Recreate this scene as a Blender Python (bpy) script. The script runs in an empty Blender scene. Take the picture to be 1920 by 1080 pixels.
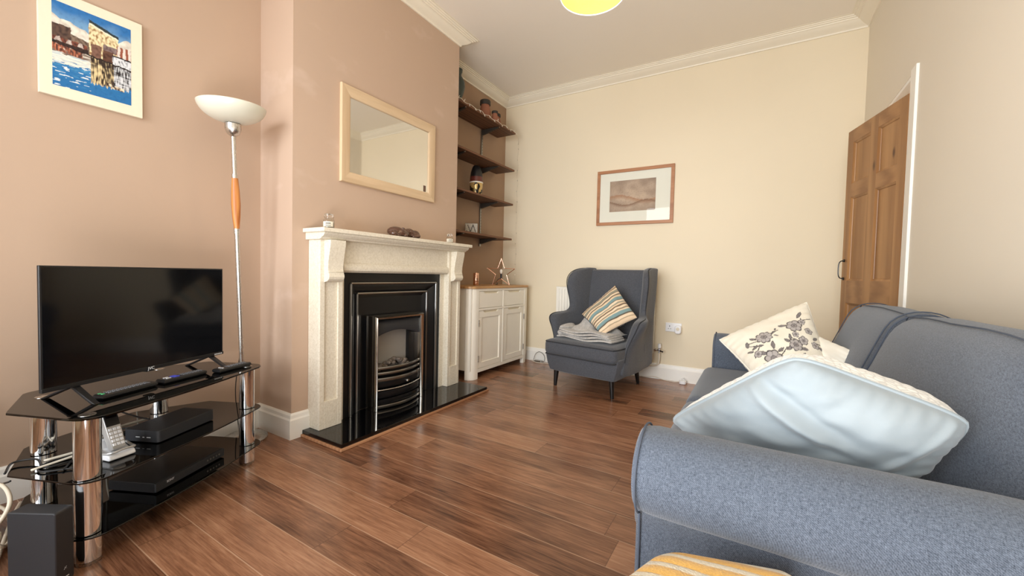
import bpy, bmesh, math, random
import numpy as np
from mathutils import Vector, Matrix, noise as mnoise
random.seed(7)
SC = bpy.context.scene
COL = SC.collection
PI = math.pi

# ------------------------------------------------------------------ room measures (metres)
XA, XB, XR, YD = -2.652, -2.307, 0.685, 4.164     # alcove wall, chimney breast, right wall, back wall
YN, YF, ZC, Y0 = 1.346, 2.833, 3.10, -1.25        # breast near / far edge, ceiling, window wall

# ------------------------------------------------------------------ colour helpers
def lin(c):
    c = c / 255.0
    return c / 12.92 if c <= 0.04045 else ((c + 0.055) / 1.055) ** 2.4
def rgb(r, g, b): return (lin(r), lin(g), lin(b), 1.0)

# ------------------------------------------------------------------ mesh builder
class MB:
    def __init__(self, M=None):
        self.v = []; self.f = []; self.mi = []; self.M = M; self.c = None
    def add(self, vs, fs, mi=0):
        o = len(self.v)
        self.v += [tuple(p) for p in vs]
        for f in fs:
            self.f.append(tuple(i + o for i in f)); self.mi.append(mi)
    def box(self, x0, x1, y0, y1, z0, z1, mi=0):
        vs = [(x, y, z) for x in (x0, x1) for y in (y0, y1) for z in (z0, z1)]
        self.add(vs, [(0,1,3,2),(4,6,7,5),(0,4,5,1),(2,3,7,6),(0,2,6,4),(1,5,7,3)], mi)
        return self
    def hexa(self, pts, mi=0):      # 8 points: bottom ring 0-3, top ring 4-7
        self.add(pts, [(3,2,1,0),(4,5,6,7),(0,1,5,4),(1,2,6,5),(2,3,7,6),(3,0,4,7)], mi)
        return self
    def cyl(self, p0, p1, r0, r1=None, n=20, mi=0):
        r1 = r0 if r1 is None else r1
        p0, p1 = Vector(p0), Vector(p1); d = (p1 - p0).normalized()
        a = d.orthogonal().normalized(); b = d.cross(a)
        vs = []
        for p, r in ((p0, r0), (p1, r1)):
            vs += [p + a * (r * math.cos(2*PI*i/n)) + b * (r * math.sin(2*PI*i/n)) for i in range(n)]
        fs = [(i, (i+1) % n, n + (i+1) % n, n + i) for i in range(n)]
        fs += [tuple(range(n-1, -1, -1)), tuple(range(n, 2*n))]
        self.add(vs, fs, mi); return self
    def lathe(self, prof, o=(0,0,0), n=32, mi=0, A=None):   # prof: (r, z) along the axis
        A = A or Matrix.Identity(3); o = Vector(o); vs = []; fs = []
        for r, z in prof:
            r = max(r, 1e-4)
            vs += [o + A @ Vector((r*math.cos(2*PI*i/n), r*math.sin(2*PI*i/n), z)) for i in range(n)]
        m = len(prof)
        for j in range(m-1):
            fs += [(j*n+i, j*n+(i+1) % n, (j+1)*n+(i+1) % n, (j+1)*n+i) for i in range(n)]
        fs += [tuple(range(n-1, -1, -1)), tuple(range((m-1)*n, m*n))]
        self.add(vs, fs, mi); return self
    def tube(self, pts, r, n=8, mi=0, closed=False, smooth=0):
        P = [Vector(p) for p in pts]
        if smooth: P = spline(P, smooth, closed)
        m = len(P); vs = []; fs = []; up = None
        for i, p in enumerate(P):
            a = P[(i-1) % m] if (closed or i) else P[0]
            b = P[(i+1) % m] if (closed or i < m-1) else P[-1]
            t = (b - a)
            t = t.normalized() if t.length > 1e-9 else Vector((0,0,1))
            if up is None: up = t.orthogonal().normalized()
            up = up - t * up.dot(t)
            up = up.normalized() if up.length > 1e-6 else t.orthogonal().normalized()
            w = t.cross(up)
            vs += [p + up*(r*math.cos(2*PI*k/n)) + w*(r*math.sin(2*PI*k/n)) for k in range(n)]
        L = m if closed else m-1
        for i in range(L):
            j = (i+1) % m
            fs += [(i*n+k, i*n+(k+1) % n, j*n+(k+1) % n, j*n+k) for k in range(n)]
        if not closed: fs += [tuple(range(n-1,-1,-1)), tuple(range((m-1)*n, m*n))]
        self.add(vs, fs, mi); return self
    def prism(self, poly, fn, h0, h1, mi=0):    # fn(a, b, h) -> xyz
        n = len(poly)
        vs = [fn(a, b, h0) for a, b in poly] + [fn(a, b, h1) for a, b in poly]
        fs = [(i, (i+1) % n, n+(i+1) % n, n+i) for i in range(n)] + [tuple(range(n-1,-1,-1)), tuple(range(n, 2*n))]
        self.add(vs, fs, mi); return self
    def loft(self, rings, mi=0, cap=True, closed=True):
        n = len(rings[0]); vs = [p for r in rings for p in r]; fs = []
        for j in range(len(rings)-1):
            for i in range(n if closed else n-1):
                fs.append((j*n+i, j*n+(i+1) % n, (j+1)*n+(i+1) % n, (j+1)*n+i))
        if cap:
            fs += [tuple(range(n-1,-1,-1)), tuple(range((len(rings)-1)*n, len(rings)*n))]
        self.add(vs, fs, mi); return self
    def grid(self, fn, nu, nv, mi=0):
        vs = [fn(i/(nu-1), j/(nv-1)) for j in range(nv) for i in range(nu)]
        fs = [(j*nu+i, j*nu+i+1, (j+1)*nu+i+1, (j+1)*nu+i) for j in range(nv-1) for i in range(nu-1)]
        self.add(vs, fs, mi); return self
    def ball(self, c, rx, ry, rz, A=None, n=16, mi=0):
        A = A or Matrix.Identity(3); c = Vector(c); m = n//2+1; vs=[]; fs=[]
        for j in range(m):
            t = PI*(j+0.02)/(m-1+0.04)
            vs += [c + A @ Vector((rx*math.sin(t)*math.cos(2*PI*i/n), ry*math.sin(t)*math.sin(2*PI*i/n), rz*math.cos(t))) for i in range(n)]
        for j in range(m-1):
            fs += [(j*n+i, j*n+(i+1) % n, (j+1)*n+(i+1) % n, (j+1)*n+i) for i in range(n)]
        fs += [tuple(range(n-1,-1,-1)), tuple(range((m-1)*n, m*n))]
        self.add(vs, fs, mi); return self
    def build(self, name, mats, parent=None, smooth=35, bevel=0, seg=2, sub=0, merge=0, fix=True):
        me = bpy.data.meshes.new(name)
        V = [self.M @ Vector(p) for p in self.v] if self.M else [Vector(p) for p in self.v]
        if parent is not None:
            off = Vector(parent['_o']) if '_o' in parent else Vector((0,0,0))
            V = [p - off for p in V]
        me.from_pydata(V, [], self.f)
        if not isinstance(mats, (list, tuple)): mats = [mats]
        for m in mats: me.materials.append(m)
        me.polygons.foreach_set('material_index', self.mi)
        if merge or fix:
            bm = bmesh.new(); bm.from_mesh(me)
            if merge: bmesh.ops.remove_doubles(bm, verts=bm.verts, dist=merge)
            if fix: bmesh.ops.recalc_face_normals(bm, faces=bm.faces)
            bm.to_mesh(me); bm.free()
        if self.c is not None and not merge:
            at = me.color_attributes.new('Col', 'FLOAT_COLOR', 'POINT')
            at.data.foreach_set('color', np.asarray(self.c, dtype=np.float32).ravel())
        if smooth:
            me.shade_smooth()
            if smooth < 180: me.set_sharp_from_angle(angle=math.radians(smooth))
        o = bpy.data.objects.new(name, me); COL.objects.link(o)
        if parent is not None:
            o.parent = parent
            if not ('_o' in parent):
                pass
        if bevel:
            b = o.modifiers.new('bevel', 'BEVEL'); b.width = bevel; b.segments = seg; b.limit_method = 'ANGLE'; b.angle_limit = math.radians(35)
            b.harden_normals = False
        if sub:
            s = o.modifiers.new('sub', 'SUBSURF'); s.levels = sub; s.render_levels = sub
        return o

def spline(P, k, closed=False):
    out = []; m = len(P)
    for i in range(m if closed else m-1):
        p1, p2 = P[i], P[(i+1) % m]
        p0 = P[i-1] if (closed or i) else p1*2 - p2
        p3 = P[(i+2) % m] if (closed or i+2 < m) else p2*2 - p1
        for j in range(k):
            t = j/k
            out.append(0.5*((2*p1) + (p2-p0)*t + (2*p0-5*p1+4*p2-p3)*t*t + (3*p1-p0-3*p2+p3)*t**3))
    if not closed: out.append(P[-1])
    return out

def thing(name, label, cat, loc, group=None):
    o = bpy.data.objects.new(name, None); COL.objects.link(o)
    o.empty_display_size = 0.05
    o.location = loc; o['_o'] = list(loc)
    o['label'] = label; o['category'] = cat
    if group: o['group'] = group
    return o
def tag(o, label, cat, group=None):
    o['label'] = label; o['category'] = cat
    if group: o['group'] = group
    return o
def struct(o, label=None, cat=None):
    o['kind'] = 'structure'
    if label: o['label'] = label
    if cat: o['category'] = cat
    return o
def sub_of(o):            # lets a part carry sub-parts built in the same coordinates
    p = o.parent
    o['_o'] = list(p['_o']) if p is not None and '_o' in p else [0,0,0]
    return o
def dup(root, loc, label, group=None):
    r = root.copy(); COL.objects.link(r); r.location = loc; r['label'] = label
    if group: r['group'] = group
    for ch in list(root.children):
        c = ch.copy(); COL.objects.link(c); c.parent = r
        for g in list(ch.children):
            d = g.copy(); COL.objects.link(d); d.parent = c
    return r
def text_mb(s, size, M, depth=0.0006, name='logo', mat=None, parent=None):
    cu = bpy.data.curves.new('lettering', 'FONT'); cu.body = s; cu.size = size; cu.extrude = depth
    cu.align_x = 'CENTER'; cu.align_y = 'CENTER'
    t = bpy.data.objects.new('lettering', cu); COL.objects.link(t)
    dg = bpy.context.evaluated_depsgraph_get(); dg.update()
    me = bpy.data.meshes.new_from_object(t.evaluated_get(dg))
    bpy.data.objects.remove(t); bpy.data.curves.remove(cu)
    mb = MB(M); mb.add([tuple(v.co) for v in me.vertices], [tuple(p.vertices) for p in me.polygons])
    bpy.data.meshes.remove(me)
    return mb.build(name, mat, parent, smooth=0)

# ------------------------------------------------------------------ materials
class G:
    """tiny node-graph helper"""
    def __init__(s, name):
        s.m = bpy.data.materials.new(name); s.m.use_nodes = True
        s.t = s.m.node_tree; s.t.nodes.clear()
        s.out = s.t.nodes.new('ShaderNodeOutputMaterial')
        s.b = s.t.nodes.new('ShaderNodeBsdfPrincipled')
        s.t.links.new(s.b.outputs[0], s.out.inputs[0])
        s._co = None
    def n(s, typ, **kw):
        x = s.t.nodes.new('ShaderNode' + typ)
        for k, v in kw.items(): setattr(x, k, v)
        return x
    def l(s, a, b): s.t.links.new(a, b)
    def put(s, sock, v):
        if isinstance(v, bpy.types.NodeSocket): s.l(v, sock)
        else: sock.default_value = v
    def co(s):
        if s._co is None: s._co = s.n('TexCoord').outputs['Object']
        return s._co
    def map(s, scale=(1,1,1), loc=(0,0,0), rot=(0,0,0), vec=None):
        x = s.n('Mapping'); s.l(vec or s.co(), x.inputs[0])
        x.inputs['Scale'].default_value = scale; x.inputs['Location'].default_value = loc; x.inputs['Rotation'].default_value = rot
        return x.outputs[0]
    def noise(s, scale, vec=None, detail=3, rough=0.55, dist=0):
        x = s.n('TexNoise'); s.l(vec or s.co(), x.inputs['Vector'])
        x.inputs['Scale'].default_value = scale; x.inputs['Detail'].default_value = detail
        x.inputs['Roughness'].default_value = rough; x.inputs['Distortion'].default_value = dist
        return x.outputs['Fac']
    def math(s, op, a, b=0.0, c=None, clamp=False):
        x = s.n('Math', operation=op, use_clamp=clamp); s.put(x.inputs[0], a); s.put(x.inputs[1], b)
        if c is not None: s.put(x.inputs[2], c)
        return x.outputs[0]
    def ramp(s, fac, stops, mode='LINEAR'):
        x = s.n('ValToRGB'); s.l(fac, x.inputs[0]); x.color_ramp.interpolation = mode
        e = x.color_ramp.elements
        while len(e) < len(stops): e.new(0.5)
        for el, (p, c) in zip(e, stops): el.position = p; el.color = c
        return x.outputs[0]
    def mix(s, fac, a, b, blend='MIX'):
        x = s.n('Mix', data_type='RGBA', blend_type=blend)
        s.put(x.inputs[0], fac); s.put(x.inputs[6], a); s.put(x.inputs[7], b)
        return x.outputs[2]
    def base(s, v): s.put(s.b.inputs['Base Color'], v); return s
    def set(s, **kw):
        nm = dict(rough='Roughness', metal='Metallic', spec='Specular IOR Level', sheen='Sheen Weight', trans='Transmission Weight',
                  coat='Coat Weight', coatr='Coat Roughness', ior='IOR', alpha='Alpha', es='Emission Strength', ec='Emission Color', sr='Sheen Roughness')
        for k, v in kw.items(): s.put(s.b.inputs[nm[k]], v)
        return s
    def bump(s, h, strength=0.2, dist=0.002):
        x = s.n('Bump'); s.l(h, x.inputs['Height']); x.inputs['Strength'].default_value = strength; x.inputs['Distance'].default_value = dist
        s.l(x.outputs[0], s.b.inputs['Normal']); return s

def plain(name, c, rough=0.5, var=0.06, nscale=12, **kw):
    g = G(name)
    f = g.noise(nscale, detail=2)
    d = tuple(max(0, x*(1-var)) for x in c[:3]) + (1,); u = tuple(min(1, x*(1+var)) for x in c[:3]) + (1,)
    g.base(g.mix(f, d, u)).set(rough=rough, **kw)
    return g.m
def wall_mat(name, c, var=0.05, patch=None):
    g = G(name)
    f = g.noise(1.3, detail=4)
    d = tuple(x*(1-var) for x in c[:3]) + (1,); u = tuple(x*(1+var) for x in c[:3]) + (1,)
    col = g.mix(f, d, u)
    if patch: col = patch(g, col)
    g.base(col).set(rough=0.62, spec=0.3).bump(g.noise(160, detail=3), 0.12, 0.001)
    return g.m
def fabric(name, c1, c2, thr=420, bump=0.5, big=0.10, twill=0):
    g = G(name)
    a = g.noise(1, g.map((thr*0.22, thr, thr)), 2)
    b = g.noise(1, g.map((thr, thr*0.22, thr*0.22)), 2)
    w = g.math('ADD', g.math('MULTIPLY', a, 0.5), g.math('MULTIPLY', b, 0.5))
    w2 = g.math('MULTIPLY_ADD', g.math('SUBTRACT', w, 0.5), 2.6, 0.5, True)
    big_n = g.noise(5, detail=3)
    if twill:
        tw = g.n('TexWave', wave_type='BANDS', bands_direction='DIAGONAL'); g.l(g.map((1, 1.3, 1)), tw.inputs[0])
        tw.inputs['Scale'].default_value = twill; tw.inputs['Distortion'].default_value = 4; tw.inputs['Detail Scale'].default_value = 3
        w2 = g.math('MULTIPLY_ADD', tw.outputs['Fac'], 0.3, g.math('MULTIPLY', w2, 0.7)); w = g.math('ADD', w, g.math('MULTIPLY', tw.outputs['Fac'], 0.4))
    col = g.mix(w2, c1, c2)
    col = g.mix(g.math('MULTIPLY', big_n, big*2), col, tuple(x*0.6 for x in c1[:3]) + (1,))
    g.base(col).set(rough=0.92, spec=0.15, sheen=0.25, sr=0.5).bump(w, bump, 0.0012)
    return g.m
def wood(name, c1, c2, axis='x', s=1.0, rough=0.45, knots=0.0, ck=None, coat=0.0):
    g = G(name)
    k = dict(x=(1.5, 22, 22), y=(22, 1.5, 22), z=(22, 22, 1.5))[axis]
    v = g.map(tuple(q*s for q in k))
    f = g.noise(1, v, 5, 0.6, 0.6)
    w = g.n('TexWave', wave_type='BANDS', bands_direction=dict(x='Y', y='X', z='X')[axis])
    g.l(g.map(tuple(q*s*0.12 for q in k)), w.inputs[0]); w.inputs['Scale'].default_value = 3; w.inputs['Distortion'].default_value = 7; w.inputs['Detail'].default_value = 3
    f2 = g.math('ADD', g.math('MULTIPLY', f, 0.65), g.math('MULTIPLY', w.outputs['Fac'], 0.35))
    col = g.ramp(f2, [(0.28, c1), (0.72, c2)])
    if knots:
        kv = dict(x=(2.2, 6, 6), y=(6, 2.2, 6), z=(6, 6, 2.6))[axis]
        vo = g.n('TexVoronoi'); g.l(g.map(kv), vo.inputs['Vector']); vo.inputs['Scale'].default_value = knots
        m = g.ramp(g.math('ADD', vo.outputs['Distance'], g.math('MULTIPLY_ADD', f, 0.12, -0.06)), [(0.03, (1,1,1,1)), (0.09, (0,0,0,1))])
        col = g.mix(m, col, ck or tuple(x*0.25 for x in c1[:3]) + (1,))
    g.base(col).set(rough=rough, coat=coat, coatr=0.25).bump(f, 0.08, 0.001)
    return g.m
def attr_mat(name, rough=0.8, bump=0.0, sheen=0.0, coat=0.0):
    g = G(name); a = g.n('Attribute', attribute_name='Col')
    f = g.noise(300, detail=2)
    g.base(g.mix(g.math('MULTIPLY', f, 0.16), a.outputs['Color'], (0.02, 0.02, 0.02, 1))).set(rough=rough, sheen=sheen, spec=0.25, coat=coat, coatr=0.05)
    if bump: g.bump(f, bump, 0.001)
    return g.m
def metal(name, c, rough=0.2):
    g = G(name); f = g.noise(40, detail=2)
    g.base(c).set(metal=1.0, rough=g.math('MULTIPLY_ADD', f, 0.06, rough))
    return g.m
def glass(name, c=(1,1,1,1), rough=0.0, ior=1.45):
    g = G(name); f = g.noise(6)
    g.base(g.mix(g.math('MULTIPLY', f, 0.05), c, (0.9,0.9,0.9,1))).set(rough=rough, trans=1.0, ior=ior)
    return g.m

M = {}
# left wall: pinkish tan; a few paler patched smears low on the breast
def smears(g, col):
    n = g.noise(3.2, g.map((1, 1, 1.6), (3, 1, 0)), 3)
    m = g.ramp(n, [(0.60, (0,0,0,1)), (0.72, (1,1,1,1))])
    return g.mix(g.math('MULTIPLY', m, 0.22), col, rgb(226, 205, 192))
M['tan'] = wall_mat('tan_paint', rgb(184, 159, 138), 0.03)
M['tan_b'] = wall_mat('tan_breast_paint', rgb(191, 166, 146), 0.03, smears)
M['tan_shade'] = wall_mat('shaded_tan_paint', rgb(168, 140, 116), 0.03)  # tan darkened, the far alcove's shade put into the colour
M['cream'] = wall_mat('cream_paint', rgb(230, 217, 191), 0.03)
M['ivory'] = wall_mat('ivory_paint', rgb(228, 220, 205), 0.02)
M['ceil'] = wall_mat('ceiling_paint', rgb(243, 236, 225), 0.02)
M['trim'] = plain('white_trim', rgb(238, 230, 212), 0.45, 0.02)
M['gloss'] = plain('white_gloss', rgb(240, 238, 232), 0.35, 0.02)
M['stone'] = None
def stone():
    g = G('cream_limestone')
    f = g.noise(90, detail=4, rough=0.7)
    col = g.ramp(f, [(0.30, rgb(212, 203, 183)), (0.5, rgb(226, 218, 201)), (0.7, rgb(236, 229, 213))])
    g.base(col).set(rough=0.5, spec=0.35); return g.m
M['stone'] = stone()
def floor_mat():
    g = G('oak_laminate')
    sep = g.n('SeparateXYZ'); g.l(g.co(), sep.inputs[0]); X, Y = sep.outputs[0], sep.outputs[1]
    W, L = 0.163, 1.29
    ry = g.math('DIVIDE', g.math('SUBTRACT', Y, 1.176 - 20*W), W)
    row = g.math('FLOOR', ry); fy = g.math('FRACT', ry)
    wn = g.n('TexWhiteNoise', noise_dimensions='1D'); g.l(row, wn.inputs['W'])
    rx = g.math('ADD', g.math('DIVIDE', g.math('ADD', X, 20*L), L), wn.outputs['Value'])
    colm = g.math('FLOOR', rx); fx = g.math('FRACT', rx)
    cv = g.n('CombineXYZ'); g.l(row, cv.inputs[0]); g.l(colm, cv.inputs[1])
    w2 = g.n('TexWhiteNoise', noise_dimensions='3D'); g.l(cv.outputs[0], w2.inputs['Vector'])
    tint = w2.outputs['Value']
    # grain, shifted per plank
    sh = g.n('VectorMath', operation='MULTIPLY_ADD'); g.l(w2.outputs['Color'], sh.inputs[0]); sh.inputs[1].default_value = (9, 9, 9); g.l(g.co(), sh.inputs[2])
    pv = sh.outputs[0]
    gr = g.noise(1, g.map((2.2, 30, 1), vec=pv), 8, 0.7, 1.6)
    fine = g.noise(1, g.map((9, 210, 1), vec=pv), 3, 0.6)
    cloud = g.noise(1, g.map((2.4, 7, 1), vec=pv), 3, 0.5, 0.8)
    f = g.math('ADD', g.math('MULTIPLY', gr, 0.48), g.math('ADD', g.math('MULTIPLY', fine, 0.34), g.math('MULTIPLY', cloud, 0.3)))
    f = g.math('ADD', f, g.math('MULTIPLY_ADD', tint, 0.22, -0.16))
    col = g.ramp(f, [(0.30, rgb(72, 44, 31)), (0.43, rgb(114, 77, 56)), (0.56, rgb(147, 104, 78)), (0.72, rgb(178, 133, 103))])
    vo = g.n('TexVoronoi'); g.l(g.map((1.6, 5.5, 1), vec=pv), vo.inputs['Vector']); vo.inputs['Scale'].default_value = 0.75
    kn = g.math('ADD', vo.outputs['Distance'], g.math('MULTIPLY_ADD', gr, 0.22, -0.11))
    km = g.ramp(kn, [(0.02, (1,1,1,1)), (0.17, (0,0,0,1))])
    col = g.mix(g.math('MULTIPLY', km, 0.75), col, rgb(46, 27, 19))
    # light caught on the long seams' bevels painted pale, dark hairline on the butt joints
    e = g.math('MINIMUM', fy, g.math('SUBTRACT', 1.0, fy))
    seam = g.math('LESS_THAN', e, 0.011)
    strong = g.math('MULTIPLY_ADD', wn.outputs['Value'], 0.3, 0.35)
    col = g.mix(g.math('MULTIPLY', seam, strong), col, rgb(206, 172, 142))
    ex = g.math('MINIMUM', fx, g.math('SUBTRACT', 1.0, fx))
    col = g.mix(g.math('MULTIPLY', g.math('LESS_THAN', ex, 0.0012), 0.5), col, rgb(60, 38, 26))
    g.base(col).set(rough=g.math('MULTIPLY_ADD', gr, 0.10, 0.20), spec=0.5)
    g.bump(gr, 0.05, 0.0008)
    return g.m
M['floor'] = floor_mat()
M['sofa'] = fabric('blue_grey_twill', rgb(36, 43, 54), rgb(114, 123, 138), 700, 0.45, 0.08, 130)
M['sofa_pipe'] = plain('blue_grey_piping', rgb(76, 84, 98), 0.9)
M['chair'] = fabric('charcoal_linen', rgb(58, 60, 66), rgb(98, 100, 106), 520, 0.3)
M['chair_pipe'] = plain('charcoal_piping', rgb(46, 47, 51), 0.9)
M['black'] = plain('black_plastic', rgb(22, 22, 24), 0.35, 0.1)
M['black_soft'] = plain('matt_black_plastic', rgb(40, 41, 45), 0.55, 0.1)
M['screen'] = plain('dark_screen', rgb(6, 6, 8), 0.08, 0.0)
M['black_wood'] = plain('black_lacquered_wood', rgb(24, 22, 22), 0.3, 0.1)
M['chrome'] = metal('polished_chrome', (0.86, 0.86, 0.87, 1), 0.06)
M['steel'] = metal('brushed_steel', (0.62, 0.60, 0.57, 1), 0.24)
M['pewter'] = metal('dark_steel', (0.34, 0.33, 0.31, 1), 0.26)
M['brass'] = metal('warm_chrome', (0.56, 0.52, 0.46, 1), 0.12)
M['copper'] = metal('copper', (0.86, 0.52, 0.38, 1), 0.2)
M['iron'] = plain('black_iron', rgb(16, 16, 18), 0.3, 0.1)
M['granite'] = plain('black_granite', rgb(8, 8, 10), 0.05, 0.3, 300, spec=0.6)
M['pine'] = wood('old_pine', rgb(142, 100, 60), rgb(172, 128, 82), 'z', 0.8, 0.42, 0.9, rgb(84, 50, 28))
M['pine_h'] = wood('old_pine_rail', rgb(136, 94, 56), rgb(166, 122, 78), 'y', 0.8, 0.42, 0.7, rgb(84, 50, 28))
M['shelf'] = wood('red_brown_shelf', rgb(64, 37, 22), rgb(108, 68, 42), 'y', 1.0, 0.5)
M['oak'] = wood('oak_top', rgb(168, 122, 76), rgb(202, 158, 108), 'y', 1.0, 0.4)
M['lampwood'] = wood('orange_wood', rgb(170, 98, 44), rgb(208, 140, 76), 'z', 2.0, 0.35)
M['ash'] = wood('limed_ash', rgb(196, 168, 134), rgb(216, 190, 156), 'y', 1.2, 0.5)
M['ash_v'] = wood('limed_ash_upright', rgb(196, 168, 134), rgb(216, 190, 156), 'z', 1.2, 0.5)
M['teak'] = wood('brown_frame_wood', rgb(150, 98, 62), rgb(176, 122, 82), 'x', 1.2, 0.45)
M['edging'] = wood('orange_edging', rgb(164, 116, 82), rgb(190, 142, 106), 'y', 1.2, 0.45)
M['white'] = plain('ivory_lacquer', rgb(248, 243, 231), 0.4, 0.02)
M['white_pl'] = plain('white_plastic', rgb(236, 236, 238), 0.35, 0.02)
M['rad'] = plain('white_enamel', rgb(240, 236, 226), 0.3, 0.02)
M['mount'] = plain('cream_mount', rgb(228, 217, 194), 0.7, 0.03, 60)
M['mount2'] = plain('white_mount', rgb(232, 230, 214), 0.6, 0.02, 60)
M['smoked'] = None
def smoked():
    g = G('smoked_glass')
    tr = g.n('BsdfTransparent'); tr.inputs[0].default_value = (0.13, 0.115, 0.10, 1)
    gl = g.n('BsdfGlossy'); gl.inputs['Roughness'].default_value = 0.03; gl.inputs['Color'].default_value = (1, 1, 1, 1)
    fr = g.n('Fresnel'); fr.inputs[0].default_value = 1.5
    ff = g.math('MULTIPLY_ADD', g.noise(30), 0.01, fr.outputs[0])
    mx = g.n('MixShader'); g.l(ff, mx.inputs[0]); g.l(tr.outputs[0], mx.inputs[1]); g.l(gl.outputs[0], mx.inputs[2])
    g.l(mx.outputs[0], g.out.inputs[0]); return g.m
M['smoked'] = smoked()
def pane():
    g = G('clear_pane')
    tr = g.n('BsdfTransparent'); gl = g.n('BsdfGlossy'); gl.inputs['Roughness'].default_value = 0.02
    fr = g.n('Fresnel'); fr.inputs[0].default_value = 1.45
    ff = g.math('MULTIPLY', g.math('MULTIPLY_ADD', g.noise(30), 0.01, fr.outputs[0]), 0.3)
    mx = g.n('MixShader'); g.l(ff, mx.inputs[0]); g.l(tr.outputs[0], mx.inputs[1]); g.l(gl.outputs[0], mx.inputs[2])
    g.l(mx.outputs[0], g.out.inputs[0]); return g.m
M['pane'] = pane()
M['mirror'] = metal('mirror_silver', (0.9, 0.9, 0.88, 1), 0.0)
M['opal'] = plain('opal_glass', rgb(216, 214, 198), 0.25, 0.02, 8, sheen=0.1)
M['paint'] = attr_mat('painted_canvas', 0.6)
M['cloth'] = attr_mat('printed_cotton', 0.9, 0.3, 0.2)
M['knit'] = fabric('grey_knit', rgb(156, 152, 148), rgb(212, 208, 202), 160, 0.9, 0.2)
def velvet():
    g = G('pale_blue_velvet')
    n = g.noise(6, detail=4)
    lw = g.n('LayerWeight'); lw.inputs[0].default_value = 0.35
    col = g.mix(n, rgb(138, 149, 156), rgb(160, 169, 174))
    g.base(col).set(rough=0.7, sheen=0.35, sr=0.4, spec=0.2).bump(g.noise(380, detail=2), 0.15, 0.001)
    return g.m
M['velvet'] = velvet()
def lace():
    g = G('white_lace')
    vo = g.n('TexVoronoi', feature='DISTANCE_TO_EDGE'); g.l(g.co(), vo.inputs['Vector']); vo.inputs['Scale'].default_value = 55
    col = g.ramp(vo.outputs['Distance'], [(0.0, rgb(206, 205, 200)), (0.18, rgb(242, 242, 238))])
    g.base(col).set(rough=0.9, sheen=0.3).bump(vo.outputs['Distance'], 0.8, 0.004); return g.m
M['lace'] = lace()
M['cotton'] = plain('white_cotton', rgb(238, 234, 222), 0.9, 0.04, 20, sheen=0.2)
M['cable_w'] = plain('white_cable', rgb(222, 212, 194), 0.5, 0.03)
M['cable_b'] = plain('black_cable', rgb(20, 20, 20), 0.5, 0.05)
M['terracotta'] = plain('terracotta', rgb(150, 96, 72), 0.7, 0.15, 40)
M['dark_lid'] = plain('dark_lid', rgb(50, 44, 38), 0.6, 0.3, 80)
M['verdigris'] = plain('dark_green_glaze', rgb(56, 66, 60), 0.35, 0.25, 40)
M['bronze'] = plain('brown_glaze', rgb(84, 56, 44), 0.22, 0.3, 30, coat=0.5)
M['maroon'] = plain('maroon_glaze', rgb(96, 44, 36), 0.3, 0.1)
M['candle'] = plain('yellow_wax', rgb(222, 190, 130), 0.6, 0.05)
M['label'] = plain('paper_label', rgb(232, 226, 210), 0.7, 0.1, 200)
M['ink'] = plain('dark_ink', rgb(70, 66, 62), 0.7, 0.1)
M['clear'] = glass('clear_glass', (0.96, 0.97, 0.96, 1))
M['silver_pl'] = plain('silver_plastic', rgb(186, 184, 182), 0.3, 0.03, metal=0.35)
M['led'] = plain('white_print', rgb(220, 222, 226), 0.5, 0.0)
M['blue_key'] = plain('blue_key', rgb(84, 92, 220), 0.5, 0.0)
M['green_key'] = plain('green_key', rgb(90, 190, 130), 0.5, 0.0)
M['grey_key'] = plain('grey_key', rgb(120, 122, 128), 0.5, 0.0)
M['coal'] = plain('ember_coal', rgb(110, 100, 92), 0.9, 0.5, 60)
def fireback():
    g = G('grey_fireback'); sep = g.n('SeparateXYZ'); g.l(g.co(), sep.inputs[0])
    n = g.noise(14, g.map((1, 1, 0.5)), 4)
    f = g.math('ADD', g.math('MULTIPLY', sep.outputs[2], 2.6), g.math('MULTIPLY', n, 0.6))
    g.base(g.ramp(f, [(0.95, rgb(70, 64, 60)), (1.35, rgb(132, 128, 122)), (1.7, rgb(150, 146, 140))])).set(rough=0.6); return g.m
M['fireback'] = fireback()
def shade():
    g = G('yellow_shade')
    f = g.noise(70, g.map((1, 1, 8)), 2)
    c = g.mix(f, rgb(248, 216, 90), rgb(255, 226, 112))
    d = g.n('BsdfDiffuse'); g.l(c, d.inputs[0]); t = g.n('BsdfTranslucent'); g.l(c, t.inputs[0])
    mx = g.n('MixShader'); mx.inputs[0].default_value = 0.5; g.l(d.outputs[0], mx.inputs[1]); g.l(t.outputs[0], mx.inputs[2])
    g.l(mx.outputs[0], g.out.inputs[0]); return g.m
M['shade'] = shade()
def bulbm():
    g = G('lit_bulb'); f = g.noise(5)
    g.base(rgb(255, 250, 235)).set(es=3.0, ec=(1, 0.85, 0.55, 1), rough=g.math('MULTIPLY', f, 0.3)); return g.m
M['bulb'] = bulbm()
M['bulb_off'] = plain('opal_bulb', rgb(250, 244, 232), 0.15, 0.0)
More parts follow.
